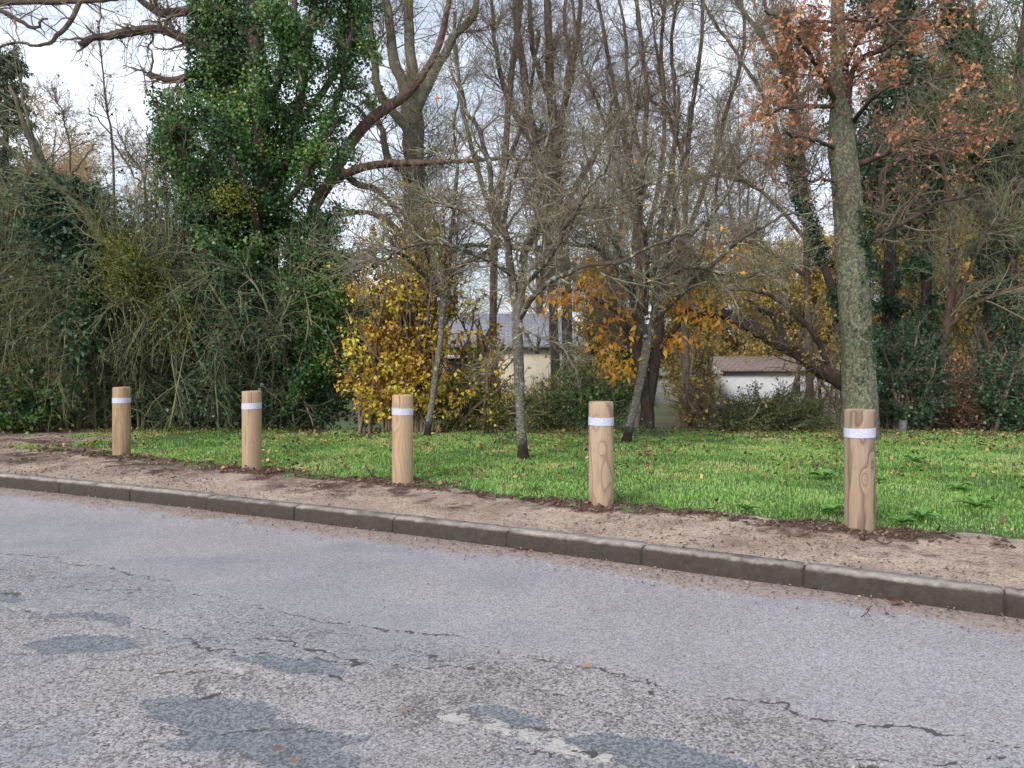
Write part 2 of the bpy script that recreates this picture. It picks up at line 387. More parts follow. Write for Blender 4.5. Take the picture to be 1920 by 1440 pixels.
CR = [([(-400, 1000), (0, 1037), (90, 1042), (130, 1055), (190, 1062), (280, 1080), (350, 1108), (480, 1135), (640, 1172), (860, 1195), (960, 1225), (1120, 1252), (1280, 1298)], 1.3), ([(1560, 1346), (1580, 1355), (1700, 1362), (1770, 1380), (1920, 1402)], 1.3), ([(160, 1250), (420, 1262), (700, 1330), (860, 1318)], .9), ([(420, 1160), (700, 1196), (900, 1262), (1300, 1380)], .9), ([(0, 1037), (90, 1042), (130, 1055), (190, 1062)], 3.2), ([(205, 1066), (280, 1080), (270, 1088)], 2.2), ([(640, 1168), (860, 1195), (960, 1225), (1040, 1238)], 1.8),
      ([(1120, 1252), (1205, 1276)], 2.4), ([(1300, 1298), (1390, 1308), (1480, 1315), (1497, 1336), (1580, 1355), (1700, 1362), (1740, 1370), (1775, 1382)], 2.6),
      ([(230, 1166), (330, 1193), (400, 1214), (440, 1222)], 3.0), ([(470, 1196), (560, 1208), (620, 1226), (700, 1244)], 2.4), ([(430, 1228), (540, 1226), (690, 1250)], 1.8),
      ([(1140, 1268), (1215, 1282), (1250, 1300), (1300, 1330)], 1.2), ([(260, 1314), (345, 1308)], 2.0), ([(300, 1362), (360, 1372), (470, 1366), (600, 1370)], 2.0),
      ([(960, 1404), (1040, 1418), (1180, 1404)], 1.2), ([(1500, 1420), (1700, 1440), (1900, 1420)], 1.4), ([(640, 1240), (760, 1252), (900, 1248)], 1.2), ([(60, 1262), (200, 1250), (350, 1262)], 1.0),
      ([(530, 1150), (600, 1160), (640, 1172)], 1.6), ([(160, 1102), (225, 1112), (260, 1108)], 1.3)]
cm = np.zeros(RX.shape)
for P, wd in CR:
    d = line_d(wx, wy, poly(P)); cm = np.maximum(cm, 1 - sstep(.25, 1.0, d / (wd * .0048) + (vn(RX * 25, RY * 25, 5) - .5) * 1.2))
HOLE = [(402, 1298, 42, 6), (1010, 1365, 50, 6), (1600, 1446, 50, 8), (628, 1266, 22, 4), (683, 1243, 12, 5), (35, 1146, 22, 3), (22, 1110, 30, 3), (285, 1382, 16, 3), (145, 1139, 25, 2), (240, 1168, 14, 3), (1060, 1250, 12, 3), (40, 1222, 26, 3)]
hm = np.zeros(RX.shape)
for a, b, u, v in HOLE:
    c = gp(a, b); su = u / F * c[1]; sv = max(abs(gp(a, b - v)[1] - c[1]), .01)
    hm = np.maximum(hm, 1 - sstep(.6, 1.0, np.sqrt(((wx - c[0]) / su) ** 2 + ((wy - c[1]) / sv) ** 2) + (vn(RX * 30, RY * 30, 9) - .5) * .8))
def stripe(P, wd):
    d = line_d(RX, RY, poly(P)); return 1 - sstep(.75, 1.1, d / wd)
pt = np.maximum.reduce([stripe([(840, 1342), (940, 1362), (1040, 1398), (1110, 1414), (1230, 1450)], .05), stripe([(395, 1240), (470, 1258), (560, 1280)], .045) * .75, stripe([(200, 1187), (250, 1199), (310, 1216)], .035) * .55, stripe([(590, 1264), (700, 1296)], .04) * .3])
pt = pt * sstep(.28, .55, fbm(RX * 26, RY * 26, 91)) * (.45 + .4 * fbm(RX * 3, RY * 3, 93)) * (1 - pm)
TD = tdist(RX, RY)
gut = sstep(-.42, -.05, TD + (fbm(RX * 2.6, RY * 2.6, 33) - .5) * .42)
wet = sstep(.50, .66, fbm(RX * .9 + 3, RY * 1.6, 41)) * .6
for a, b, u, v in ((60, 1390, 150, 50), (340, 1052, 150, 12), (60, 1020, 120, 10), (720, 1028, 130, 12), (480, 1400, 200, 30)):
    c = gp(a, b); su = u / F * c[1]; sv = abs(gp(a, b - v)[1] - c[1])
    wet = np.maximum(wet, 1 - sstep(.4, 1.1, np.sqrt(((wx - c[0]) / su) ** 2 + ((wy - c[1]) / sv) ** 2) + (fbm(RX * 5, RY * 5, 19) - .5)))
RZ = -.004 * cm - .018 * hm - .006 * pm + gut * .012 + (fbm(RX * 1.1, RY * 1.1, 2) - .5) * .012 + (vn(RX * 60, RY * 60, 13) - .5) * .004 * (1 - gut) * (.4 + old)
RF = grid_faces(len(rx), len(ry)); tf = TD.ravel()[RF].max(1)
xf = RX.ravel()[RF].mean(1); yf = RY.ravel()[RF].mean(1)
rk = (tf < .25)
f = RF[rk]; used = np.unique(f); mp_ = np.full(RX.size, -1); mp_[used] = np.arange(len(used))
g = G(); g.add(np.stack([RX, RY, RZ], -1).reshape(-1, 3)[used], mp_[f])
def road_material():
    m, n, b, o = new_mat('asphalt')
    v = coords(n)
    sp1 = noise(n, v, 85, 4, .8); sp2 = noise(n, coords(n, (1, .7, 1)), 62, 5, .75); lo = noise(n, v, .9, 5, .6)
    old_ = attr(n, 'old'); pa = attr(n, 'patch'); cr = attr(n, 'crack'); gu = attr(n, 'gutter'); pn = attr(n, 'paint'); we = attr(n, 'wet')
    vo = nd(n, 'ShaderNodeTexVoronoi', Scale=115.0); n.links.new(v, vo.inputs['Vector']); sv = n.nodes.new('ShaderNodeSeparateXYZ'); n.links.new(vo.outputs['Color'], sv.inputs[0]); st = sv.outputs[0]
    vo2 = nd(n, 'ShaderNodeTexVoronoi', Scale=190.0); n.links.new(v, vo2.inputs['Vector']); sv2 = n.nodes.new('ShaderNodeSeparateXYZ'); n.links.new(vo2.outputs['Color'], sv2.inputs[0]); st2 = sv2.outputs[0]
    new = ramp(n, [(.2, (.12, .115, .12)), (.36, (.225, .215, .222)), (.58, (.33, .318, .335)), (.82, (.45, .435, .445))], mixc(n, .35, mixc(n, .5, st2, st), sp1))
    ol = ramp(n, [(.26, (.04, .037, .04)), (.38, (.15, .143, .15)), (.52, (.28, .268, .275)), (.76, (.45, .435, .43))], mixc(n, .45, mixc(n, .4, st, st2), sp2))
    c = mixc(n, ramp(n, [(.3, 0), (.7, 1)], math_(n, 'ADD', old_, math_(n, 'MULTIPLY', math_(n, 'SUBTRACT', sp2, .5), 2.4))), new, ol)
    c = mixc(n, 1.0, c, ramp(n, [(.3, .88), (.7, 1.08)], lo), 'MULTIPLY')
    c = mixc(n, ramp(n, [(.58, 0), (.72, .35)], noise(n, v, 2.6, 5, .7)), c, (0.251, 0.205, 0.190))
    c = mixc(n, math_(n, 'MULTIPLY', we, .3), c, (0.190, 0.213, 0.274))
    vo3 = nd(n, 'ShaderNodeTexVoronoi', Scale=5.5, feature='DISTANCE_TO_EDGE'); wv = n.nodes.new('ShaderNodeTexNoise'); wv.inputs['Scale'].default_value = 7; wv.inputs['Detail'].default_value = 6; wv.inputs['Roughness'].default_value = .7; n.links.new(v, wv.inputs['Vector'])
    n.links.new(mixc(n, .22, v, wv.outputs['Color']), vo3.inputs['Vector'])
    craze = math_(n, 'MULTIPLY', ramp(n, [(.012, 1), (.045, 0)], vo3.outputs['Distance']), ramp(n, [(.46, 0), (.56, 1)], noise(n, v, 2.3, 6, .8)))
    c = mixc(n, math_(n, 'MULTIPLY', craze, math_(n, 'MULTIPLY', old_, .8)), c, (.07, .06, .06))
    c = mixc(n, 1.0, c, (1.0, 1.0, .985), 'MULTIPLY')
    pit = ramp(n, [(.30, 1), (.37, 0)], noise(n, coords(n, (1, 1, 1)), 38, 5, .85)); c = mixc(n, math_(n, 'MULTIPLY', pit, math_(n, 'ADD', .15, math_(n, 'MULTIPLY', old_, .75))), c, (.05, .045, .045))
    c = mixc(n, 1.0, c, (1.07, 1.045, 1.05), 'MULTIPLY')
    edge = lambda a, s=.5: ramp(n, [(.42, 0), (.58, 1)], math_(n, 'ADD', a, math_(n, 'MULTIPLY', math_(n, 'SUBTRACT', sp1, .5), s)))
    pc = ramp(n, [(.3, (.09, .095, .11)), (.5, (.165, .172, .195)), (.72, (.25, .255, .275))], mixc(n, .55, sp1, st))
    c = mixc(n, edge(pa, .7), c, pc)
    c = mixc(n, math_(n, 'MULTIPLY', edge(pn, 2.6), .8), c, (0.502, 0.479, 0.441))
    sand = ramp(n, [(.35, (0.129, 0.091, 0.076)), (.5, (0.304, 0.236, 0.205)), (.7, (0.380, 0.304, 0.266))], noise(n, v, 45, 6, .75))
    c = mixc(n, math_(n, 'MULTIPLY', edge(gu, 1.3), .9), c, sand)
    c = mixc(n, edge(cr, 1.0), c, (.07, .064, .064))
    n.links.new(c, b.inputs['Base Color'])
    rr = ramp(n, [(0, .72), (1, .45)], we); n.links.new(rr, b.inputs['Roughness']); b.inputs['Specular IOR Level'].default_value = .45
    bump(n, b, mixc(n, .5, sp1, sp2), .9, .008); return m
RM = road_material()
road = part('road', g, RM, smooth=True); road['kind'] = 'structure'
for nm, a in (('old', old), ('patch', pm), ('crack', np.maximum(cm * .9, hm)), ('gutter', gut), ('paint', pt), ('wet', wet)):
    attr_mesh(road, nm, a.ravel()[used])
g = G(); g.add([(-60, -25, -.03), (8.2, -25, -.03), (8.2, .5, -.03), (-60, 34, -.03)], [(0, 1, 2, 3)])
far_road = part('road', g, RM); far_road['kind'] = 'structure'

# ------------------------------------------------------------------ kerb of metre long concrete blocks
def kerb_material():
    m, n, b, o = new_mat('kerb_concrete')
    v = coords(n); ge = n.nodes.new('ShaderNodeNewGeometry'); sx = n.nodes.new('ShaderNodeSeparateXYZ'); n.links.new(ge.outputs['Position'], sx.inputs[0])
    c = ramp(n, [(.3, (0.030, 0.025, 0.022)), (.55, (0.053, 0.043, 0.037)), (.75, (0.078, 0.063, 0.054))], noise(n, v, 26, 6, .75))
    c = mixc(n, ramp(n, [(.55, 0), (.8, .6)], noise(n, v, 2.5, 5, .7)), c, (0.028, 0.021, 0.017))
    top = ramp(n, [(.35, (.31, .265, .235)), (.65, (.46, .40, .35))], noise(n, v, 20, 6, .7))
    f = ramp(n, [(.114, 0), (.138, 1)], math_(n, 'ADD', sx.outputs[2], math_(n, 'MULTIPLY', math_(n, 'SUBTRACT', noise(n, v, 9, 5, .7), .5), .045)))  # sandy top painted paler by height for the light it catches; face damp-dark
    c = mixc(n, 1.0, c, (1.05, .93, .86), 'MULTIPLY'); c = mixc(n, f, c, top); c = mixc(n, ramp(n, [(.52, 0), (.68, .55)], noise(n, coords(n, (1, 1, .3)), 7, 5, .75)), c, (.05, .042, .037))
    c = mixc(n, ramp(n, [(.56, 0), (.7, .8)], noise(n, v, 3.3, 6, .75)), c, (.065, .055, .045)); spk = ramp(n, [(.68, 0), (.74, .7)], noise(n, v, 90, 3, .7)); c = mixc(n, spk, c, (0.260, 0.223, 0.186))
    n.links.new(c, b.inputs['Base Color']); b.inputs['Roughness'].default_value = .85
    bump(n, b, noise(n, v, 60, 6, .8), .8, .006); return m
prof = [(0, -.05), (0, .02), (.004, .07), (.008, .108), (.014, .124), (.026, .133), (.05, .136), (.14, .136), (.14, .05)]
xs = np.arange(-14, 7.5, .0015); ds = np.hypot(np.diff(xs), np.diff(kerb_y(xs))); S = np.concatenate([[0], np.cumsum(ds)])
s0 = np.interp(.84, xs, S)
rg = R(4); g = G()
k0 = int(-s0); k1 = int(S[-1] - s0) - 1
for k in range(k0, k1):
    a = s0 + k + .003; b = s0 + k + .997
    ss = np.concatenate([[a, a + .004, a + .012], np.linspace(a + .03, b - .03, 30), [b - .012, b - .004, b]])
    ins = np.zeros(len(ss)); ins[[0, -1]] = .012; ins[[1, -2]] = .005; ins[[2, -3]] = .0015
    px = np.interp(ss, S, xs); nx, ny = kerb_n(px); py = kerb_y(px)
    off = rg.uniform(-.007, .007); dz = rg.uniform(-.005, .003)
    chip = (fbm(ss * 14, ss * 0, 100 + k) - .5) * .009 - .012 * np.clip(fbm(ss * 30, ss * 0 + k, 7, 2) - .72, 0, 1) * 4
    V = np.zeros((len(ss), len(prof), 3))
    for j, (t_, z_) in enumerate(prof):
        t2 = t_ + off + ins * (1 if j < 6 else 0) + chip * (1 if 1 < j < 7 else .3); 
        V[:, j, 0] = px + nx * t2; V[:, j, 1] = py + ny * t2; V[:, j, 2] = z_ + dz - ins * (.7 if j > 2 else 0) - np.abs(chip) * (.8 if j > 3 else 0)
    g.add(V.reshape(-1, 3), grid_faces(len(ss), len(prof))[:, ::-1])
    n0 = len(prof)
    g.add(V[0], [tuple(range(n0))]); g.add(V[-1], [tuple(range(n0))[::-1]])
    # dark mortar bed behind the joint
ms = np.arange(s0 + k0, s0 + k1, .25); px = np.interp(ms, S, xs); nx, ny = kerb_n(px); py = kerb_y(px)
V = np.zeros((len(ms), 3, 3))
for j, (t_, z_) in enumerate([(.016, -.04), (.02, .112), (.13, .118)]):
    V[:, j, 0] = px + nx * t_; V[:, j, 1] = py + ny * t_; V[:, j, 2] = z_
g.add(V.reshape(-1, 3), grid_faces(len(ms), 3)[:, ::-1])
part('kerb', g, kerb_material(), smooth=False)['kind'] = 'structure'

# ------------------------------------------------------------------ wooden bollards
def wood_mat(i, pale, dark, knots, rings, swirl, stain=None, pith=(.0, .06), contrast=.5):
    m, n, b, o = new_mat('post_wood')
    tcn = n.nodes.new('ShaderNodeTexCoord'); ob = tcn.outputs['Object']
    sx = n.nodes.new('ShaderNodeSeparateXYZ'); n.links.new(ob, sx.inputs[0]); X, Y, Zc = sx.outputs
    dx = math_(n, 'SUBTRACT', X, pith[0]); dy = math_(n, 'SUBTRACT', Y, pith[1])
    r = math_(n, 'SQRT', math_(n, 'ADD', math_(n, 'MULTIPLY', dx, dx), math_(n, 'MULTIPLY', dy, dy)))
    mp1 = nd(n, 'ShaderNodeMapping', Scale=(5, 5, 1.1), Location=(i * 3.1, 0, i)); n.links.new(ob, mp1.inputs[0])
    u = math_(n, 'ADD', r, math_(n, 'MULTIPLY', math_(n, 'SUBTRACT', noise(n, mp1.outputs[0], 1.3, 2, .5), .5), swirl))
    for kx, kz, amp, sg in knots:
        ax = math_(n, 'SUBTRACT', X, kx); az = math_(n, 'MULTIPLY', math_(n, 'SUBTRACT', Zc, kz), .45)
        q = math_(n, 'ADD', math_(n, 'MULTIPLY', ax, ax), math_(n, 'MULTIPLY', az, az))
        e = math_(n, 'POWER', 2.718, math_(n, 'MULTIPLY', q, -1 / (sg * sg)))
        fr = math_(n, 'LESS_THAN', Y, 0.0)
        u = math_(n, 'ADD', u, math_(n, 'MULTIPLY', math_(n, 'MULTIPLY', e, amp), fr))
    s = math_(n, 'FRACT', math_(n, 'MULTIPLY', u, rings))
    band = ramp(n, [(0, 0), (.55, .15), (.9, 1), (1, 0)], s)
    mp2 = nd(n, 'ShaderNodeMapping', Scale=(60, 60, 2.2)); n.links.new(ob, mp2.inputs[0])
    fine = noise(n, mp2.outputs[0], 1.5, 5, .6)
    c = mixc(n, math_(n, 'MULTIPLY', band, contrast), pale, dark)
    c = mixc(n, 1.0, c, ramp(n, [(.3, .82), (.7, 1.12)], fine), 'MULTIPLY')
    mp3 = nd(n, 'ShaderNodeMapping', Scale=(9, 9, 1.6), Location=(i, 2, 0)); n.links.new(ob, mp3.inputs[0])
    if stain: c = mixc(n, ramp(n, [(.48, 0), (.62, .75)], noise(n, mp3.outputs[0], 1.6, 4, .6)), c, stain)
    c = mixc(n, ramp(n, [(.56, 0), (.75, .5)], noise(n, ob, 16, 5, .7)), c, tuple(x * .6 for x in pale))
    mp4 = nd(n, 'ShaderNodeMapping', Scale=(46, 46, .9), Location=(i * 2, 5, 0)); n.links.new(ob, mp4.inputs[0])
    split = ramp(n, [(.67, 0), (.70, .8)], noise(n, mp4.outputs[0], 1.0, 3, .5)); c = mixc(n, split, c, (.10, .065, .045))
    c = mixc(n, ramp(n, [(.45, 0), (.75, .45)], noise(n, mp3.outputs[0], 3.0, 5, .7)), c, (.27, .22, .17))
    # splashed soil at the foot
    f = ramp(n, [(.10, .75), (.2, 0)], math_(n, 'ADD', Zc, math_(n, 'MULTIPLY', noise(n, ob, 22, 4, .7), .10)))
    c = mixc(n, f, c, (.36, .27, .21))
    n.links.new(c, b.inputs['Base Color']); b.inputs['Roughness'].default_value = .75; b.inputs['Specular IOR Level'].default_value = .3
    bump(n, b, mixc(n, .4, fine, band), .5, .003); return m
def band_mat():
    m, n, b, o = new_mat('reflective_band')
    v = coords(n, (1, 1, 1)); vo = nd(n, 'ShaderNodeTexVoronoi', Scale=75.0); n.links.new(v, vo.inputs['Vector'])
    c = ramp(n, [(.3, (.60, .61, .70)), (.55, (.48, .51, .66))], vo.outputs['Distance'])
    c = mixc(n, ramp(n, [(.5, 0), (.62, .3)], noise(n, v, 9, 3, .5)), c, (.40, .46, .64)); c = mixc(n, ramp(n, [(.52, 0), (.72, .7)], noise(n, v, 30, 6, .8)), c, (.36, .33, .30))
    n.links.new(c, b.inputs['Base Color']); b.inputs['Roughness'].default_value = .35; return m
BM = band_mat()
POSTM = [wood_mat(0, (.43, .305, .17), (.26, .17, .085), [(.02, .5, .03, .03)], 26, .10, (.22, .15, .08), (.03, .09), .6),
         wood_mat(1, (.42, .295, .19), (.30, .195, .12), [(.03, .42, .015, .02)], 22, .05, None, (-.01, .02), .45),
         wood_mat(2, (.47, .335, .21), (.31, .195, .115), [(-.03, .78, .04, .06), (.06, .38, .02, .03), (-.02, .18, .025, .09)], 46, .05, None, (.09, .02), .7),
         wood_mat(3, (.44, .32, .225), (.25, .16, .105), [(-.01, .62, .04, .03), (.03, .4, .04, .06), (.09, .36, .03, .02), (-.05, .82, .04, .04)], 34, .13, None, (.0, .03), .85),
         wood_mat(4, (.36, .265, .19), (.14, .09, .065), [(-.012, .52, .055, .024), (.05, .62, .03, .03), (-.03, .80, .03, .03)], 34, .07, None, (-.01, .035), .95)]
LAB = ['yellowish wooden post with brown vertical stains, leftmost of the row', 'smooth plain brown wooden post, second from the left of the row', 'orange beige wooden post with arched grain, middle one of the row',
       'pale wooden post with swirling grain, second from the right of the row', 'wide greyish wooden post with dark knotty grain, nearest and rightmost']
for i, (a, b_) in enumerate(POSTS):
    t_ = float(tdist(np.array([a]), np.array([b_]))[0]); zb = .02; top = 1.01
    root = thing('bollard', (a, b_, zb), LAB[i], 'bollard', 'wooden posts along the verge')
    rr = .1; hz_ = top - zb; K = 48; rg = R(i)
    zl = [0, .1, .2, .3, .4, .5, .6, .7, .8, .9, hz_ - .016, hz_ - .006, hz_ - .0015, hz_]; rl = [rr] * 11 + [rr - .002, rr - .005, rr - .010]
    th = np.arange(K) / K * 2 * math.pi; V = []
    wob = 1 + .008 * np.sin(th * 2 + i) + .005 * np.sin(th * 5 + 2 * i)
    for z_, r_ in zip(zl, rl): V.append(np.stack([a + np.cos(th) * r_ * wob, b_ + np.sin(th) * r_ * wob, np.full(K, zb + z_ + (.002 * np.sin(th + i) if z_ == hz_ else 0))], -1))
    V = np.array(V); g = G(); fs = []
    for l in range(len(zl) - 1):
        for j in range(K): fs.append((l * K + j, l * K + (j + 1) % K, (l + 1) * K + (j + 1) % K, (l + 1) * K + j))
    g.add(V, fs); g.add(V[-1], [tuple(range(K))])
    o = part('post', g, POSTM[i], root, smooth=True)
    o.data.set_sharp_from_angle(angle=math.radians(35)) if hasattr(o.data, 'set_sharp_from_angle') else None
    g = G(); z0 = 1.01 - .19; z1 = 1.01 - .127; fs = []
    rs = [(z0, .0985), (z0, .1035), (z1, .1035), (z1, .0985)]
    V = np.array([np.stack([a + np.cos(th) * r_ * wob, b_ + np.sin(th) * r_ * wob, z_ + .003 * math.sin(i * 2) * np.cos(th)], -1) for z_, r_ in rs])
    for l in range(3):
        for j in range(K): fs.append((l * K + j, l * K + (j + 1) % K, (l + 1) * K + (j + 1) % K, (l + 1) * K + j))
    g.add(V, fs); o = part('reflective_band', g, BM, root, smooth=True)
    o.data.set_sharp_from_angle(angle=math.radians(35))

# ------------------------------------------------------------------ grass, litter, clods (stuff)
def scatter(n, rng, x0, x1, t0, t1):
    xq = rng.uniform(x0, x1, n); tq = rng.uniform(t0, t1, n); nx, ny = kerb_n(xq)
    x = xq + tq * nx; y = kerb_y(xq) + tq * ny; return x, y, tq
rng = R(11)
def blades(x, y, z, h, wd, rng, g, a):
    N = len(x); th = rng.uniform(0, 2 * math.pi, N); ln = rng.uniform(.2, 1.15, N)
    lx = np.cos(th) * ln; ly = np.sin(th) * ln; sx_ = -np.sin(th + rng.randn(N) * .5) * wd / 2; sy_ = np.cos(th) * wd / 2
    b0 = np.stack([x - sx_, y - sy_, z - .01], -1); b1 = np.stack([x + sx_, y + sy_, z - .01], -1)
    m0 = np.stack([x + lx * h * .35 - sx_ * .8, y + ly * h * .35 - sy_ * .8, z + h * .6], -1); m1 = np.stack([x + lx * h * .35 + sx_ * .8, y + ly * h * .35 + sy_ * .8, z + h * .6], -1)
    tp = np.stack([x + lx * h * 1.0, y + ly * h * 1.0, z + h * (1 - .55 * ln)], -1)
    V = np.stack([b0, b1, m1, m0, tp], 1).reshape(-1, 3); i = np.arange(N) * 5
    g.add(V, np.stack([i, i + 1, i + 2, i + 3], -1), a); g.add(np.zeros((0, 3)), np.stack([i + 3, i + 2, i + 4], -1) + (-5 * N), a)
g = G()
x, y, t = scatter(620000, rng, -16, 7, .6, 10)
k = (y < 13.3) & (y > 3) & (np.abs(x) < 2 + y * .78) & (rng.rand(len(x)) < np.clip(1.25 - (y - 5) * .07, .5, 1)); x, y, t = x[k], y[k], t[k]
sa = sandy(x, y, t); so_m = soil_mask(x, y, t)
bare = sstep(.50, .66, fbm(x * 2.6, y * 2.6, 201)) * (.35 + .5 * sstep(8, 11, y)) + .45 * sstep(10.8, 12.7, y)
k = (sa < .02 - .1 * rng.rand(len(x))) & (so_m < .35) & (rng.rand(len(x)) > bare); x, y, t, sa = x[k], y[k], t[k], sa[k]
z = H(x, y, t); hh = (.018 + .046 * fbm(x * 2.7, y * 2.7, 55) ** 1.3) * rng.uniform(.6, 1.4, len(x)) * (.6 + .4 * sstep(0, .3, -sa))
cl = fbm(x * 1.1, y * 1.1, 66); a = np.clip(.42 * sstep(.3, .7, cl) + .5 * rng.rand(len(x)) + .35 * sstep(.56, .7, fbm(x * 1.9, y * 1.9, 68)), 0, 1)
blades(x, y, z, hh, .0065 + .0005 * y, rng, g, a)
tag(part('grass', g, M['grass']), 'short bright green grass of the lawn', 'grass', kind='stuff')
def flakes(x, y, z, sz, rng, g, a, tilt=.35, asp=.6):
    N = len(x); th = rng.uniform(0, 6.28, N)
    d = np.stack([np.cos(th), np.sin(th), rng.randn(N) * tilt], -1); q = np.stack([-np.sin(th), np.cos(th), rng.randn(N) * tilt], -1)
    C = np.stack([x, y, z], -1); s_ = sz[:, None]
    V = np.stack([C - d * s_ * .5, C + q * s_ * asp * .5 + [0, 0, .003], C + d * s_ * .5, C - q * s_ * asp * .5 + [0, 0, .003]], 1)
    g.add(V.reshape(-1, 3), np.arange(N * 4).reshape(N, 4), a)
# fallen leaves on the lawn
g = G(); x, y, t = scatter(30000, rng, -16, 7, 1.0, 10)
dens = .07 + .75 * sstep(.48, .64, fbm(x * .9, y * .9, 88)) * sstep(7.0, 8.6, y) + .9 * np.exp(-((x + .1) / 1.1) ** 2 - ((y - 10.2) / .9) ** 2) + .9 * sstep(11.6, 12.7, y) + .95 * sstep(2.2, 3.4, x - (12.0 - y) * 1.6) * sstep(9.2, 10.5, y)
k = (y < 14.5) & (y > 4.5) & (np.abs(x) < 11) & (rng.rand(len(x)) < dens) & (sandy(x, y, t) < .3); x, y, t = x[k], y[k], t[k]
z = H(x, y, t) + rng.uniform(.02, .06, len(x)); flakes(x, y, z, rng.uniform(.025, .06, len(x)), rng, g, rng.rand(len(x)) ** 1.25, .5, .7)
tag(part('leaf_litter', g, M['litter']), 'brown and yellow fallen leaves lying on the lawn', 'fallen leaves', kind='stuff')
# debris on the sandy verge and in the gutter
g = G(); x, y, t = scatter(120000, rng, -14, 6, .12, 5)
k = (sandy(x, y, t) > 0) & (y < 13.2) & (rng.rand(len(x)) < .05 + .5 * sstep(.4, .7, fbm(x * 1.6, y * 1.6, 99)) + .25 * (x < -5)); x, y, t = x[k], y[k], t[k]
flakes(x, y, H(x, y, t) + .006, rng.uniform(.006, .036, len(x)) * rng.uniform(.5, 1.2, len(x)), rng, g, rng.rand(len(x)) ** 1.2, .5, .4)
x, y, t = scatter(16000, rng, -13, 7, -.42, -.01); k = rng.rand(len(x)) < .12 + .5 * sstep(-.35, 0, t); x, y, t = x[k], y[k], t[k]
flakes(x, y, .012 + .012 * sstep(-.3, 0, t), rng.uniform(.006, .028, len(x)), rng, g, rng.rand(len(x)), .3, .5)
x = rng.uniform(-7, 5, 700); y = rng.uniform(2.4, 8, 700); k = tdist(x, y) < -.3; x, y = x[k], y[k]
flakes(x, y, np.full(len(x), .008), rng.uniform(.006, .02, len(x)), rng, g, rng.rand(len(x)), .2, .5)
tag(part('debris', g, M['litter_pale']), 'leaf crumbs and bark bits on the sandy verge and gutter', 'debris', kind='stuff')
# clods of dug soil
g = G(); x, y, t = scatter(70000, rng, -9, 6, .5, 2.2); sm = soil_mask(x, y, t); k = (rng.rand(len(x)) < sm * .42) & (sm > .3); x, y, t = x[k], y[k], t[k]
N = len(x); C = np.stack([x, y, H(x, y, t) + .004], -1); sz = rng.uniform(.005, .019, N) * (1 + (rng.rand(N) > .95) * 1.0)
oc = np.array([(1, 0, 0), (-1, 0, 0), (0, 1, 0), (0, -1, 0), (0, 0, 1), (0, 0, -1)], float)
V = C[:, None, :] + (oc[None] + rng.randn(N, 6, 3) * .28) * sz[:, None, None] * np.array([1.2, 1.0, .75])
f0 = np.array([(0, 2, 4), (2, 1, 4), (1, 3, 4), (3, 0, 4), (2, 0, 5), (1, 2, 5), (3, 1, 5), (0, 3, 5)])
g.add(V.reshape(-1, 3), (np.arange(N)[:, None, None] * 6 + f0[None]).reshape(-1, 3), np.repeat(rng.rand(N), 8))
tag(part('soil_clods', g, M['clod']), 'crumbly dark clods of dug soil around the posts', 'soil', kind='stuff')

# ------------------------------------------------------------------ plant growing helpers
def cr(P, K):
    P = np.asarray(P, float); n = len(P); Q = np.vstack([2 * P[0] - P[1], P, 2 * P[-1] - P[-2]])
    u = np.linspace(0, n - 1, K); i = np.minimum(u.astype(int), n - 2); f = (u - i)[:, None]
    a, b, c, d = Q[i], Q[i + 1], Q[i + 2], Q[i + 3]
    return .5 * (2 * b + (c - a) * f + (2 * a - 5 * b + 4 * c - d) * f ** 2 + (3 * b - a - 3 * c + d) * f ** 3)
def limb(pts, Z, K=26, rng=None, jit=.02, rs=1.0):
    """pts: (x px, y px, radius px[, depth offset m]) measured in the photograph, at distance Z"""
    A = []
    for p in pts:
        z = Z + (p[3] if len(p) > 3 else 0); A.append([*W(p[0], p[1], z), p[2] * z / F * rs])
    Q = cr(A, K)
    if rng is not None and jit:
        n = rng.randn(K, 3) * jit; n = (n + np.roll(n, 1, 0) + np.roll(n, -1, 0)) * .55; n[0] = 0; Q[:, :3] += n * np.linspace(0, 1, K)[:, None]
    return Q[None, :, :3], np.maximum(Q[None, :, 3], .002)
def cat(*b): return np.concatenate([x[0] for x in b]), np.concatenate([x[1] for x in b])
def grow(PR, n, rng, L, ang=.8, K=6, wob=.2, grav=0., rr=.6, rmax=.03, taper=.3, t0=.15, t1=1., rmin=.0022, lfall=.4, flat=1.0):
    P, Rr = PR; N, Kp, _ = P.shape
    ln = np.linalg.norm(np.diff(P, axis=1), axis=2).sum(1); p = ln / ln.sum()
    idx = rng.choice(N, n, p=p); t = rng.uniform(t0, t1, n); u = t * (Kp - 1); i = np.minimum(u.astype(int), Kp - 2); f = u - i
    a = P[idx, i]; b = P[idx, i + 1]; pos = a + (b - a) * f[:, None]; rad = Rr[idx, i] * (1 - f) + Rr[idx, i + 1] * f
    T = norm(b - a); v = rng.randn(n, 3); v[:, 1] *= flat; v = norm(v - (v * T).sum(1, keepdims=True) * T)
    an = rng.normal(ang, .22, n)[:, None]; d = T * np.cos(an) + v * np.sin(an)
    Ls = rng.uniform(L[0], L[1], n) * (1 - lfall * t); r0 = np.clip(rad * rr, rmin, rmax)
    Q = np.empty((n, K, 3)); Q[:, 0] = pos; st = (Ls / (K - 1))[:, None]
    for k in range(1, K):
        d = d + rng.randn(n, 3) * wob; d[:, 2] += grav; d = norm(d); Q[:, k] = Q[:, k - 1] + d * st
    RR = np.maximum(r0[:, None] * np.linspace(1, taper, K)[None], rmin * .8)
    return Q, RR
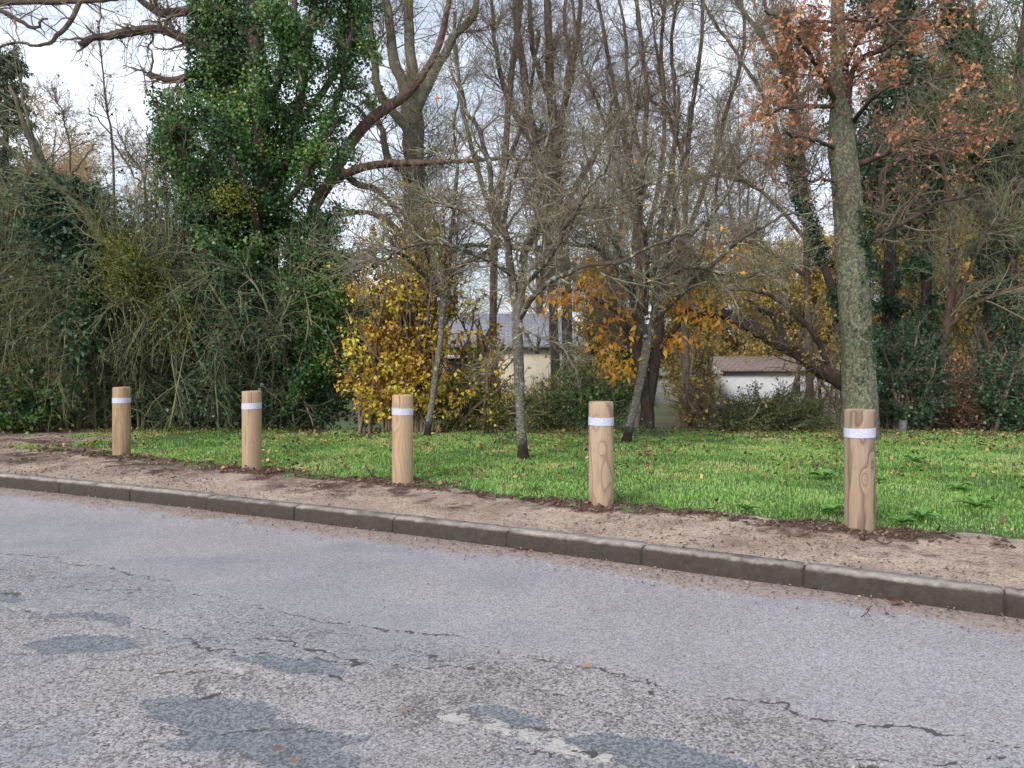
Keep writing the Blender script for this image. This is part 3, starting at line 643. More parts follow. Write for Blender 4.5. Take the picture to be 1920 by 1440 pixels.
def along(PR, n, rng, spread=.03, t0=0, t1=1):
    P, Rr = PR; N, K, _ = P.shape; ln = np.linalg.norm(np.diff(P, axis=1), axis=2).sum(1)
    idx = rng.choice(N, n, p=ln / ln.sum()); u = rng.uniform(t0, t1, n) * (K - 1); i = np.minimum(u.astype(int), K - 2); f = (u - i)[:, None]
    c = P[idx, i] * (1 - f) + P[idx, i + 1] * f; o = norm(rng.randn(n, 3)); r = (Rr[idx, i][:, None] + spread * rng.rand(n, 1) ** .7)
    return c + o * r, o
def gz(x, y): # ground height at a point of the lawn or beyond it
    return float(.14 - drop(np.array(float(y))))
def bark_tube(g, PR, sides=14, amp=.12, seed=0):
    """a limb with an uneven, ridged outline"""
    P, Rr = PR
    for q in range(len(P)):
        n0 = g.n; g.tube(P[q:q + 1], Rr[q:q + 1], sides); V = g.V[-1].reshape(-1, sides, 3); c = P[q][:, None, :]
        th = np.arange(sides); s = np.cumsum(np.concatenate([[0], np.linalg.norm(np.diff(P[q], axis=0), axis=1)]))
        sc = 1 + amp * (vn(th[None, :] * 1.0 + 0 * s[:, None], s[:, None] * 3.0 + 0 * th[None, :], seed + q) - .5) * 2 + amp * .6 * (vn(th[None, :] * 2.3, s[:, None] * 11, seed + q + 5) - .5)
        g.V[-1] = (c + (V - c) * sc[:, :, None]).reshape(-1, 3)

# ------------------------------------------------------------------ lawn trees with lichened twigs
def root_at(x, y, Z):
    p = W(x, y, Z); return (p[0], p[1], p[2])
def lichen_tree(name, label, Z, trunk, limbs, seed, n2=60, n3=420, n4=2600, L=(.5, 1.3), group='small lichened trees on the lawn', bark='bark_birch', twig='twig_grey', leaves=0):
    rng = R(seed); base = root_at(trunk[0][0], trunk[0][1], Z); base = (base[0], base[1], gz(0, base[1]) - .02)
    r = thing(name, base, label, 'tree', group)
    tr = limb(trunk, Z, 34, rng, .008); tr[0][0, 0, 2] = base[2]
    tr[1][0, :3] *= [1.35, 1.15, 1.05]
    g = G(); bark_tube(g, tr, 12, .10, seed); part('trunk', g, M[bark], r, smooth=True)
    ls = cat(*[limb(l, Z, 26, rng, .03) for l in limbs])
    g = G(); bark_tube(g, ls, 8, .14, seed + 3); part('limb', g, M['bark_limb'], r, smooth=True)
    b2 = grow(ls, n2, rng, L, .9, 9, .25, .0, .6, .020, .3, .15, 1)
    b3 = grow(cat(b2), n3, rng, (.25, .8), .8, 6, .26, .01, .6, .007, .4, .1, 1, .003)
    b4 = grow(b3, n4, rng, (.08, .30), .95, 4, .35, .02, .7, .005, .5, .1, 1, .003)
    g = G(); g.tube(*b2, 5); g.tube(*b3, 3); g.tube(*b4, 3); part('crown', g, M[twig], r)
    if leaves:
        c, o = along(b3, leaves, rng, .02); g = G(); g.leaves(c, .07, rng, droop=.6); part('leaf', g, M['orange_leaf'], r)['kind'] = 'stuff'
    return r
lichen_tree('lawn_tree', 'slender upright lichened tree on the lawn, between the middle and fourth posts', 9.1,
    [(983, 872, 11), (977, 800, 9.3), (974, 720, 9), (971, 650, 9.3), (970, 590, 9.5), (973, 555, 9.5)],
    [[(968, 575, 8), (957, 500, 7), (951, 440, 6), (925, 380, 5), (915, 300, 5), (888, 240, 4), (868, 180, 3), (850, 120, 2)],
     [(975, 570, 8), (982, 480, 7.5), (998, 440, 7), (1008, 400, 5.5), (1000, 330, 4.5), (1022, 260, 3.5), (1040, 180, 2.5)],
     [(972, 600, 6), (1010, 545, 5, -.3), (1080, 505, 4.5, -.6), (1190, 480, 3.5, -.8), (1300, 440, 2.5, -.9)],
     [(968, 520, 5), (905, 480, 4.5, -.2), (830, 458, 4, -.4), (745, 470, 3, -.5), (690, 492, 2, -.5)],
     [(990, 450, 5), (1060, 400, 4.5, .3), (1130, 385, 4, .5), (1230, 330, 2.5, .8)],
     [(955, 470, 5), (900, 420, 4, .3), (830, 380, 3.5, .6), (760, 370, 2.5, .8)],
     [(945, 420, 4.5), (960, 340, 4), (1000, 270, 3), (1060, 230, 2)],
     [(975, 545, 4), (1040, 470, 3.5, -.6), (1090, 380, 3, -.9), (1150, 280, 2, -1.1)],
     [(970, 600, 4), (1005, 660, 2.5, -.3), (1010, 640, 2, -.5)]], 21, 90, 750, 4200, leaves=36)
lichen_tree('lawn_tree', 'thin leaning pale tree at the back of the lawn beside the yellow bush', 11.8,
    [(800, 822, 7), (806, 780, 6), (815, 720, 5.6), (824, 650, 5.2), (830, 590, 5.6), (834, 550, 6)],
    [[(834, 560, 6), (800, 520, 5, -.2), (768, 490, 4, -.4), (735, 470, 3, -.6), (700, 470, 2, -.8)],
     [(834, 556, 6), (850, 510, 5, .2), (900, 478, 4, .3), (945, 438, 3, .4), (990, 380, 2, .4)],
     [(835, 552, 5), (845, 440, 4), (858, 330, 3.2), (850, 250, 2.2), (860, 180, 1.5)],
     [(820, 535, 4), (790, 450, 3.5, -.4), (750, 400, 3, -.6), (700, 370, 2, -.9)]], 22, 45, 420, 2600, (.4, 1.1))
lichen_tree('lawn_tree', 'forked lichen covered tree leaning right at the lawn edge behind the fourth post', 11.0,
    [(1173, 830, 9), (1184, 785, 7.5), (1197, 730, 7.5), (1208, 680, 8.5), (1214, 640, 8.5), (1214, 610, 8)],
    [[(1214, 640, 7), (1190, 560, 6, -.2), (1163, 480, 5, -.4), (1130, 400, 4, -.5), (1105, 320, 3, -.6), (1095, 240, 2, -.6)],
     [(1215, 650, 7), (1232, 560, 6), (1250, 480, 5), (1268, 380, 4), (1282, 280, 3), (1290, 180, 2)],
     [(1222, 605, 6), (1290, 540, 5, -.3), (1350, 480, 4, -.5), (1430, 425, 3, -.6), (1500, 400, 2, -.6)],
     [(1205, 600, 5), (1170, 520, 4.5, -.5), (1120, 470, 4, -.8), (1050, 455, 3, -1.0), (990, 470, 2, -1.1)],
     [(1225, 560, 5), (1280, 460, 4, .4), (1350, 380, 3.5, .6), (1400, 290, 2.5, .7)],
     [(1210, 590, 5), (1215, 480, 4.5, -.5), (1200, 380, 4, -.7), (1220, 280, 3, -.8)],
     [(1240, 520, 4), (1310, 500, 3.5, -.7), (1400, 520, 3, -.9), (1480, 500, 2, -1)]], 23, 90, 750, 4400, leaves=60)

# ------------------------------------------------------------------ large lichened trunk on the right with rust coloured leaves
rng = R(31)
b = W(1612, 830, 11.4); r = thing('oak_tree', (b[0], b[1], .12), 'massive straight lichened trunk with rust coloured leaves behind the rightmost post', 'tree')
tr = limb([(1613, 838, 38), (1613, 800, 34.5), (1611, 740, 32.5), (1609, 680, 31), (1604, 600, 29.5), (1599, 520, 29), (1594, 440, 28.5), (1588, 360, 27.5), (1580, 280, 26), (1576, 200, 20), (1574, 120, 16), (1572, 40, 13), (1570, -60, 11), (1572, -200, 7)], 11.4, 90, rng, .01, .93)
tr[0][0, 0, 2] = .08
g = G(); bark_tube(g, tr, 36, .07, 3); part('trunk', g, M['bark_lichen'], r, smooth=True)
ls = [limb(l, 11.4, 26, rng, .025, .75) for l in (
    [(1600, 310, 10), (1650, 292, 7, -.2), (1700, 270, 5, -.3), (1760, 258, 4, -.5), (1840, 245, 2, -.6)],
    [(1616, 395, 9), (1640, 400, 9, .1), (1655, 385, 8, .2), (1652, 325, 6, .3), (1690, 295, 5, .3), (1760, 283, 3, .4), (1830, 250, 2, .4)],
    [(1612, 480, 8), (1640, 445, 7, -.1), (1690, 420, 6, -.3), (1760, 385, 4.5, -.4), (1850, 350, 2.5, -.6)],
    [(1585, 250, 9), (1600, 130, 8, -.2), (1660, 90, 6, -.4), (1740, 20, 4, -.5), (1790, -30, 3, -.6)],
    [(1570, 200, 7), (1530, 120, 6, -.4), (1490, 60, 4, -.8), (1440, 20, 3, -1)],
    [(1575, 60, 8), (1500, 42, 5, -.5), (1560, 40, 4, -.9), (1650, 30, 3, -1)],
    [(1575, 150, 7), (1620, 60, 5, -.6), (1700, 40, 4, -1), (1770, 60, 2, -1.2)],
    [(1565, 200, 6), (1520, 200, 5, -.4), (1470, 205, 3, -.8), (1430, 215, 2, -1)],
    [(1570, 280, 5), (1520, 260, 4, -.6), (1470, 250, 3, -1)],
    [(1598, 230, 6), (1640, 180, 5, -.8), (1700, 150, 3, -1.2), (1760, 150, 2, -1.4)],
    [(1575, 350, 4), (1540, 335, 3, -.4), (1480, 345, 2, -.7)])]
ls = cat(*ls)
g = G(); bark_tube(g, ls, 8, .12, 5); part('limb', g, M['bark_dark'], r, smooth=True)
b2 = grow(ls, 130, rng, (.4, 1.2), .9, 8, .2, .01, .5, .014, .35)
b3 = grow(b2, 800, rng, (.2, .7), .8, 5, .25, .01, .6, .006, .4)
b4 = grow(b3, 2600, rng, (.1, .3), .8, 4, .3, .0, .7, .004, .5)
g = G(); g.tube(*b2, 5); g.tube(*b3, 3); g.tube(*b4, 3); part('crown', g, M['twig_brown'], r)
c, o = along(b4, 9500, rng, .04)
px = c[:, 0] / c[:, 1] * F + 960; py = HZ - (c[:, 2] - CAMH) / c[:, 1] * F
cl = fbm(c[:, 0] * 2.2, c[:, 2] * 2.2 + c[:, 1], 17)
dens = np.clip(1.15 - np.maximum(0, py - 200) / 130, 0.0, 1) * sstep(.44, .62, cl) + .10 * (py < 380)
k = rng.rand(len(c)) < dens; c = np.concatenate([c[k]] + [W(a, b_, 11.05) + rng.randn(n_, 3) * [.22, .15, .13] for a, b_, n_ in ((1570, 30, 150), (1600, 95, 130), (1545, 110, 90), (1640, 60, 80), (1590, 165, 50), (1500, 110, 80))]); k = np.ones(len(c), bool); g = G(); g.leaves(c[k], .072, rng, .2, .5, .55, cs=3); part('leaf', g, M['rust_leaf'], r)['kind'] = 'stuff'
# climbing ivy on its right flank and a mossy burr
k = rng.rand(2600); yy = 400 + 330 * k; c = np.array([W(x, y, 11.4) for x, y in zip(1600 + 14 * rng.randn(2600) + (yy - 500) * .04 + 14, yy)]); c[:, 1] = 11.4 - .255 + .10 * np.abs(rng.randn(2600)) ** 1.5 + np.abs(c[:, 0] - W(1604, 500, 11.4)[0]) * .35
kk = sstep(.38, .52, fbm(c[:, 0] * 5, c[:, 2] * 3, 71)) > rng.rand(2600)
g = G(); g.leaves(c[kk], .045, rng, .2, .6); part('ivy', g, M['ivy_dark'], r)['kind'] = 'stuff'
c = W(1612, 402, 11.3) + rng.randn(500, 3) * [.08, .08, .1]; g = G(); g.leaves(c, .04, rng, .2, 1); part('moss', g, M['olive_leaf'], r)['kind'] = 'stuff'

# ------------------------------------------------------------------ ivy clad tree
def ivy_tree(name, label, Z, stems, seed, n2, L, nleaf, spread, leafsize=.07, mat='ivy', bark='bark_dark', extra=None, group=None, n3=0, L3=(.2, .5), outl=.25, stemleaf=.35):
    rng = R(seed); b = W(stems[0][0][0], 800, Z); r = thing(name, (b[0], b[1], gz(0, b[1]) - .05), label, 'tree', group)
    ss = cat(*[limb(s_, Z, 26, rng, .02) for s_ in stems]); ss[0][0, 0, 2] = gz(0, b[1]) - .1
    g = G(); bark_tube(g, ss, 10, .14, seed); part('trunk', g, M[bark], r, smooth=True)
    b2 = grow(ss, n2, rng, L, 1.0, 9, .22, -.01, .5, .03, .35, .1, 1)
    b3 = grow(b2, n3 or n2 * 7, rng, L3, .9, 5, .25, -.02, .6, .01, .4)
    g = G(); g.tube(*b2, 5); g.tube(*b3, 3); part('crown', g, M['twig_brown'], r)
    c1, o1 = along(ss, int(nleaf * stemleaf), rng, spread * 1.5); c2, o2 = along(b2, int(nleaf * .25), rng, spread); c3, o3 = along(b3, nleaf - int(nleaf * stemleaf) - int(nleaf * .25), rng, spread * .7)
    c = np.concatenate([c1, c2, c3]); o = np.concatenate([o1, o2, o3])
    hole = fbm(c[:, 0] * 2.1 + 3, c[:, 2] * 2.1 + c[:, 1] * 1.1, seed + 50); k = rng.rand(len(c)) < sstep(.27, .40, hole)
    if extra is not None: k &= extra(c, rng)
    g = G(); g.leaves(c[k], leafsize, rng, .35, .5, .85, o[k] * .8, cseed=seed, cs=1.6); part('ivy', g, M[mat], r)['kind'] = 'stuff'
    return r, ss, b2, b3, rng
r, ss, b2, b3, rng = ivy_tree('ivy_tree', 'tall tree wrapped in green ivy rising behind the second post', 13.4, [
    [(500, 815, 22), (505, 700, 20), (505, 560, 19), (498, 420, 18), (492, 300, 18), (488, 180, 17), (480, 60, 15), (475, -60, 12), (470, -200, 8)],
    [(500, 400, 12), (540, 300, 11), (560, 200, 9, -.3), (575, 100, 8), (590, 0, 7), (600, -120, 4)],
    [(490, 320, 10), (430, 270, 9, -.3), (400, 200, 7), (390, 120, 5), (420, 20, 4)],
    [(485, 220, 10), (420, 165, 9), (370, 140, 7), (330, 150, 5.5), (300, 145, 5), (277, 141, 5)],
    [(480, 130, 12), (400, 95, 10), (340, 70, 9), (290, 55, 8), (225, 62, 8), (190, 70, 7), (148, 84, 7)],
    [(480, 80, 12), (420, 20, 10), (370, 18, 9), (310, 25, 8), (270, 5, 6), (230, -40, 4)],
    [(500, 480, 9), (450, 420, 7, -.4), (400, 370, 5, -.6), (370, 340, 4)],
    [(500, 560, 9), (560, 500, 7, -.4), (600, 440, 6, -.5), (615, 400, 4)],
    [(500, 360, 9), (580, 280, 8), (630, 200, 6), (650, 110, 5), (660, 30, 4)],
    [(495, 640, 9), (450, 580, 7, -.4), (420, 560, 4, -.5)],
    [(505, 640, 9), (570, 620, 7, -.3), (620, 580, 5, -.4)],
    [(500, 500, 8), (470, 380, 7, -1), (420, 260, 5, -1.3), (380, 200, 3, -1.2)],
    [(490, 250, 9), (530, 120, 7, -.8), (550, 20, 5, -1), (560, -60, 3)],
    [(500, 520, 8), (400, 420, 6, -.5), (340, 330, 5, -.6), (295, 220, 3, -.6)], [(490, 380, 8), (400, 300, 6, -.2), (330, 240, 5, -.2), (285, 190, 3, -.2)], [(490, 430, 8), (400, 380, 6, .3), (330, 310, 5, .4), (290, 280, 3, .5)],
    [(495, 450, 8), (420, 350, 6, -.7), (350, 290, 5, -.9), (310, 260, 3, -1)], [(500, 420, 8), (560, 350, 6, -.8), (600, 270, 5, -1), (640, 220, 3, -1)],
    [(500, 600, 8), (460, 520, 6, -.8), (400, 450, 5, -.9), (360, 400, 3, -.9)], [(505, 700, 8), (560, 640, 6, -.8), (610, 540, 5, -.9), (640, 470, 3, -1)],
    [(505, 720, 8), (580, 700, 6, -.7), (630, 650, 5, -.8), (650, 600, 3)], [(490, 330, 8), (440, 200, 6, .8), (400, 60, 5, 1), (430, -40, 3)], [(495, 300, 7), (600, 180, 6, .7), (660, 60, 5, 1), (650, -40, 3)]], 41, 380, (.35, 1.2), 150000, .2, .056,
    extra=lambda c, rng: ((c[:, 0] / c[:, 1] * F + 960) > 262 + 60 * rng.rand(len(c))) & ~(((c[:, 0] / c[:, 1] * F + 960) < 350) & ((HZ - (c[:, 2] - CAMH) / c[:, 1] * F) < 165)))
# fine hanging twigs at the left of that crown
tw = grow(cat(limb([(400, 95, 8), (290, 55, 7), (150, 84, 5)], 13.4), limb([(480, 30, 8), (330, 10, 6), (230, -40, 4)], 13.2), limb([(420, 165, 7), (277, 141, 4)], 13.4)), 90, rng, (.4, 1.3), 1.0, 9, .12, -.04, .3, .007, .3)
t3 = grow(tw, 260, rng, (.15, .5), .8, 5, .25, -.04, .6, .004, .4)
g = G(); g.tube(*tw, 4); g.tube(*t3, 3); part('twigs', g, M['twig_grey'], r)
c, o = along(t3, 90, rng, .03); g = G(); g.leaves(c, .07, rng, 0, 2.0, .4); part('dead_leaf', g, M['litter'], r)['kind'] = 'stuff'
# its bare red brown limbs on the right
rl = cat(limb([(560, 480, 11), (588, 392, 13), (620, 338, 14), (652, 275, 14), (700, 222, 13), (762, 176, 11), (808, 115, 8), (835, 40, 7), (850, -40, 5)], 13.8, 40, rng, .010, .78),
         limb([(575, 420, 10), (600, 360, 11), (645, 328, 11), (690, 312, 10), (765, 305, 8), (850, 302, 6, -.2), (940, 297, 4, -.3), (1020, 300, 2.5, -.4)], 13.6, 40, rng, .010, .75),
         limb([(640, 318, 7), (670, 345, 6), (705, 355, 5), (735, 385, 4), (760, 430, 3)], 13.7, 40, rng, .010))
g = G(); bark_tube(g, rl, 12, .12, 8); part('bare_limb', g, M['bark_redbrown'], r, smooth=True, label='bare red brown mossy limbs')
q2 = grow(rl, 70, rng, (.4, 1.4), .9, 9, .22, .03, .45, .012, .35); q3 = grow(q2, 500, rng, (.2, .6), .8, 5, .26, .02, .6, .005, .4)
g = G(); g.tube(*q2, 4); g.tube(*q3, 3); part('bare_twigs', g, M['twig_brown'], r)

# ------------------------------------------------------------------ tangled weeping thicket on the left
def thicket(name, label, x0, x1, ytop, Z, seed, ns=26, n2=700, n3=4200, twig='twig_olive', leaf=None, nleaf=0, lsize=.05, lspread=.05, grav=-.06, group='tangled shrubs of the left thicket', ybase=812, depth=.8, leaft=0.0, backleaf=None):
    rng = R(seed); cx = (x0 + x1) / 2; b = W(cx, ybase, Z); bz = gz(0, Z) - .03
    r = thing(name, (b[0], b[1], bz), label, 'shrub', group)
    P = []; Rd = []
    for i in range(ns):
        xb = cx + rng.uniform(-.3, .3) * (x1 - x0); xt = x0 + (x1 - x0) * (i + .5) / ns + rng.randn() * 12; f = rng.uniform(.55, 1.05)
        yt = ybase - (ybase - ytop) * f; dz = rng.uniform(-depth, depth)
        hang = rng.uniform(.2, .95)
        pts = [(xb, ybase, 2.4, dz * .3 + .25), (xb + (xt - xb) * .15, ybase - (ybase - yt) * .45, 2.4, dz * .5 + .15), (xb + (xt - xb) * .5, ybase - (ybase - yt) * .85, 2.2, dz), (xt, yt, 1.7, dz), (xt + (xt - xb) * .45 + rng.randn() * 20, yt + (ybase - yt) * hang, 1.2, dz * 1.2)]
        a, c_ = limb(pts, Z, 16, rng, .05); a[0, 0, 2] = bz; P.append(a); Rd.append(c_)
    ss = (np.concatenate(P), np.concatenate(Rd))
    g = G(); g.tube(*ss, 5); part('stem', g, M[twig], r)
    b2 = grow(ss, n2, rng, (.4, 1.3), .7, 8, .16, grav, .6, .008, .4, .0, 1, .0028, 0)
    b3 = grow(b2, n3, rng, (.15, .55), .6, 5, .2, grav * 1.4, .7, .0038, .5, .05, 1, .002)
    g = G(); g.tube(*b2, 4); g.tube(*b3, 3); part('twigs', g, M[twig], r)
    if leaf:
        c, o = along(b3, nleaf, rng, lspread, leaft)
        k = rng.rand(len(c)) < sstep(.30, .5, fbm(c[:, 0] * 1.5, c[:, 2] * 1.5 + c[:, 1], seed + 9))
        g = G(); g.leaves(c[k], lsize, rng, .3, .8, .7, cseed=seed, cs=2.2); part('foliage', g, M[leaf], r)['kind'] = 'stuff'
    if backleaf:
        n, m_, sz = backleaf; c, o = along(b2, n, rng, .12); c[:, 1] += .35
        g = G(); g.leaves(c, sz, rng, .3, .5, .8, cseed=seed, cs=1.3); part('ivy', g, M[m_], r)['kind'] = 'stuff'
    return r, ss, b2, b3, rng
thicket('weeping_shrub', 'grey green weeping shrub at the far left edge above the ivy hedge', -140, 130, 350, 13.3, 51, 30, 1000, 9500, 'twig_olive', 'olive_leaf', 13000, .045, backleaf=(9000, 'ivy_dark', .06))
thicket('weeping_shrub', 'weeping shrub with long hanging stems just behind the leftmost post', 60, 330, 400, 12.9, 52, 34, 1100, 10500, 'twig_olive', 'olive_leaf', 12000, .045, .05, -.09, backleaf=(9000, 'ivy_dark', .06))
thicket('weeping_shrub', 'olive brown tangled shrub between the leftmost and second posts', 250, 480, 345, 13.3, 53, 34, 1100, 10500, 'twig_olive', 'olive_leaf', 13000, .045, .05, -.07, backleaf=(8000, 'ivy_dark', .06))
thicket('weeping_shrub', 'tangled shrub with arching twigs directly behind the second post', 380, 600, 470, 12.9, 54, 20, 600, 5200, 'twig_olive', 'ivy_dark', 12000, .05, .06, -.05, backleaf=(12000, 'ivy_dark', .065))
thicket('weeping_shrub', 'dense dark shrub filling the back of the left thicket', -160, 350, 470, 14.6, 56, 40, 700, 4200, 'twig_olive', 'ivy_dark', 20000, .07, .12, -.03, backleaf=(14000, 'ivy_dark', .075))
thicket('weeping_shrub', 'dense dark shrub at the foot of the ivy tree beside the yellow bush', 350, 680, 520, 14.6, 57, 36, 600, 3600, 'twig_olive', 'ivy_dark', 20000, .07, .12, -.03, backleaf=(14000, 'ivy_dark', .075))

def bush(name, label, x0, x1, ytop, Z, seed, leaf, nleaf, lsize, twig='twig_brown', spread=.08, ns=22, n2=260, n3=1300, ybase=814, up=.03, cat_='shrub', group=None, droop=.6, asp=.75, L2=(.25, .8), partname='foliage', hole=.3, depth=.5, fl=.5):
    rng = R(seed); cx = (x0 + x1) / 2; b = W(cx, ybase, Z); bz = gz(0, Z) - .04
    r = thing(name, (b[0], b[1], bz), label, cat_, group); P = []; Rd = []
    for i in range(ns):
        xb = cx + rng.uniform(-.32, .32) * (x1 - x0); xt = x0 + (x1 - x0) * rng.uniform(.05, .95); f = rng.uniform(fl, 1.0) * (1 - .45 * abs((xt - cx) / (x1 - x0) * 2) ** 2)
        yt = ybase - (ybase - ytop) * f; dz = rng.uniform(-depth, depth)
        a, c_ = limb([(xb, ybase, 3.5), (xb * .7 + xt * .3, ybase * .6 + yt * .4, 3, dz * .5), (xt, yt, 1.5, dz)], Z, 14, rng, .04); a[0, 0, 2] = bz; P.append(a); Rd.append(c_)
    ss = (np.concatenate(P), np.concatenate(Rd))
    b2 = grow(ss, n2, rng, L2, .8, 7, .2, up, .6, .009, .4, .1, 1); b3 = grow(b2, n3, rng, (.12, .4), .7, 4, .22, up, .7, .005, .5)
    g = G(); g.tube(*ss, 5); part('stem', g, M[twig], r); g = G(); g.tube(*b2, 4); g.tube(*b3, 3); part('twigs', g, M[twig], r)
    c, o = along(b3, nleaf, rng, spread); k = rng.rand(nleaf) < sstep(hole - .08, hole + .1, fbm(c[:, 0] * 2, c[:, 2] * 2 + c[:, 1], seed + 3)); c = c[k]; k = c[:, 2] > bz + .04
    g = G(); g.leaves(c[k], lsize, rng, .1, droop, asp, cseed=seed, cs=2.0, rmix=.7); part(partname, g, M[leaf], r)['kind'] = 'stuff'
    return r
# ivy hedge at the far left, green patch, autumn bush, low shrubs at the lawn edge
bush('ivy_hedge', 'low dark green ivy hedge at the bottom left corner of the thicket', -120, 150, 690, 12.7, 61, 'ivy', 9000, .075, 'twig_olive', .12, 20, 300, 1500, 812, .0, 'hedge')
bush('bright_shrub', 'bright yellowish green leafy patch in the thicket left of the leftmost post', 20, 160, 610, 12.75, 62, 'green_yellow_leaf', 2600, .05, 'twig_olive', .08, 10, 160, 800)
bush('dark_bramble', 'low dark bramble at the foot of the thicket on both sides of the leftmost post', 110, 330, 720, 13.5, 77, 'ivy_dark', 8000, .06, 'twig_olive', .12, 26, 400, 1800, 813, -.02)
bush('dark_bramble', 'low dark bramble at the foot of the thicket behind the second post', 240, 690, 690, 13.3, 63, 'ivy_dark', 16000, .06, 'twig_olive', .12, 44, 700, 3200, 813, -.02)
bush('yellow_bush', 'tall bush full of yellow and brown autumn leaves behind the middle post', 626, 870, 410, 12.3, 64, 'yellow_leaf', 14500, .072, 'twig_brown', .06, 44, 560, 3000, 812, .03, group=None, L2=(.3, .9), droop=1.2, asp=.72, hole=.20, fl=.72)
bush('yellow_bush', 'thin yellow leaved shrub in front of the cream house wall', 820, 980, 520, 12.6, 65, 'yellow_leaf', 1500, .075, 'twig_brown', .06, 14, 160, 700, 812, .03, droop=1.2, hole=.3)
bush('low_yellow_shrub', 'low yellow green shrub along the lawn edge between the two pale trunks', 800, 1000, 712, 12.75, 66, 'green_yellow_leaf', 3600, .05, 'twig_olive', .08, 24, 260, 1400, 813)
bush('green_shrub', 'dark green feathery shrub behind the fourth post', 1040, 1185, 655, 12.9, 67, 'ivy', 4200, .055, 'twig_olive', .08, 22, 300, 1700, 813, .06)
bush('green_shrub', 'low green shrub with yellow tips in front of the twin trunks', 1000, 1110, 700, 13.0, 68, 'green_yellow_leaf', 1200, .05, 'twig_olive', .08, 12, 140, 700, 813, .06)
bush('low_yellow_shrub', 'small yellow leaved sapling clump right of the dark forked tree', 1250, 1345, 690, 12.8, 69, 'pale_yellow_leaf', 500, .06, 'twig_brown', .07, 9, 110, 420, 813)
bush('low_hedge', 'low olive hedge in front of the white cottage', 1310, 1590, 752, 13.0, 70, 'olive_leaf', 9000, .045, 'twig_olive', .07, 44, 500, 2600, 814, .02, 'hedge')
bush('hazel_bush', 'loose yellow leaved bush beside the left end of the white cottage', 1260, 1350, 600, 20, 75, 'pale_yellow_leaf', 1100, .09, 'twig_brown', .1, 16, 260, 1500, 790, .05)
bush('hazel_bush', 'thin twiggy bush partly hiding the right half of the white cottage', 1440, 1620, 540, 22, 76, 'pale_yellow_leaf', 350, .09, 'twig_brown', .1, 9, 140, 800, 790, .05)
bush('brown_bush', 'bush of dry brown leaves between the ivy covered trunks on the right', 1670, 1850, 650, 13.6, 71, 'rust_leaf', 1500, .05, 'twig_brown', .1, 18, 300, 1500, 813, .02)
bush('ivy_mound', 'dark ivy mound right of the massive lichened trunk', 1640, 1770, 590, 13.0, 72, 'ivy_dark', 9000, .06, 'twig_brown', .12, 20, 300, 1400, 815, .03)
bush('ivy_mound', 'black green ivy mound at the right edge', 1830, 1990, 640, 12.8, 73, 'ivy_dark', 7500, .06, 'twig_brown', .12, 18, 260, 1200, 818, .03)
bush('twiggy_bush', 'bare brown twiggy bush at the right behind the wire fence', 1740, 1960, 600, 13.8, 74, 'rust_leaf', 300, .05, 'twig_brown', .1, 22, 420, 2600, 815, .02)

# ------------------------------------------------------------------ mossy leaning tree in the left thicket
rng = R(81); b = W(262, 812, 12.4); r = thing('mossy_tree', (b[0], b[1], .1), 'mossy leaning limb with ivy arching out of the left thicket', 'tree')
ss = cat(limb([(275, 812, 7, 1.6), (268, 700, 7, 1.4), (262, 560, 8, .5), (250, 510, 9), (230, 480, 8), (195, 450, 8), (165, 410, 7), (130, 370, 6.5), (80, 320, 6), (50, 240, 4), (20, 160, 3)], 12.0, 40, rng, .02),
         limb([(120, 365, 5), (90, 320, 5, .2), (60, 250, 4, .2), (40, 170, 2.5, .3), (35, 100, 1.5, .3)], 12.1, 40, rng, .02))
g = G(); bark_tube(g, ss, 9, .14, 1); part('trunk', g, M['bark_mossy'], r, smooth=True)
b2 = grow(ss, 60, rng, (.5, 1.6), .9, 9, .14, .02, .5, .012, .35); b3 = grow(b2, 420, rng, (.2, .8), .7, 6, .2, -.02, .6, .005, .4)
g = G(); g.tube(*b2, 4); g.tube(*b3, 3); part('crown', g, M['twig_olive'], r)
c = np.concatenate([np.array([W(x, y, 11.95) for x, y in zip(230 + 26 * rng.randn(3000), 500 + 34 * rng.randn(3000))]) + rng.randn(3000, 3) * [0, .15, 0], along((ss[0][:1, 12:26], ss[1][:1, 12:26]), 900, rng, .04)[0]])
g = G(); g.leaves(c, .035, rng, .2, 1.0); part('moss', g, M['moss_leaf'], r)['kind'] = 'stuff'
c = np.concatenate([np.array([W(x, y, 12.2) for x, y in zip(110 + 34 * rng.randn(5000), 400 + 42 * rng.randn(5000))]), np.array([W(x, y, 12.2) for x, y in zip(160 + 16 * rng.randn(3400), 560 + 75 * rng.randn(3400))])]) + rng.randn(8400, 3) * [.05, .15, .05]
k = rng.rand(len(c)) < sstep(.35, .5, fbm(c[:, 0] * 3, c[:, 2] * 3, 5)); g = G(); g.leaves(c[k], .075, rng, .3, .6, .85); part('ivy', g, M['ivy_dark'], r)['kind'] = 'stuff'
rng = R(82)
for k_, (x, y, sx, sy, n) in enumerate([(432, 372, 22, 20, 700), (300, 560, 18, 40, 700), (350, 600, 14, 30, 350)]):
    c = np.array([W(a, b_, 12.1) for a, b_ in zip(x + sx * rng.randn(n), y + sy * rng.randn(n))]) + rng.randn(n, 3) * [0, .12, 0]
    b = c.mean(0); g = G(); g.leaves(c, .035, rng, .2, 1.0)
    o = part('moss_tuft', g, M['moss_leaf'], loc=b)
    tag(o, ['yellow green moss tuft high in front of the ivy tree', 'yellow moss tuft hanging in the thicket right of the leftmost post', 'small yellow moss tuft deep in the thicket between the two left posts'][k_], 'moss', 'moss tufts in the thicket', 'stuff')

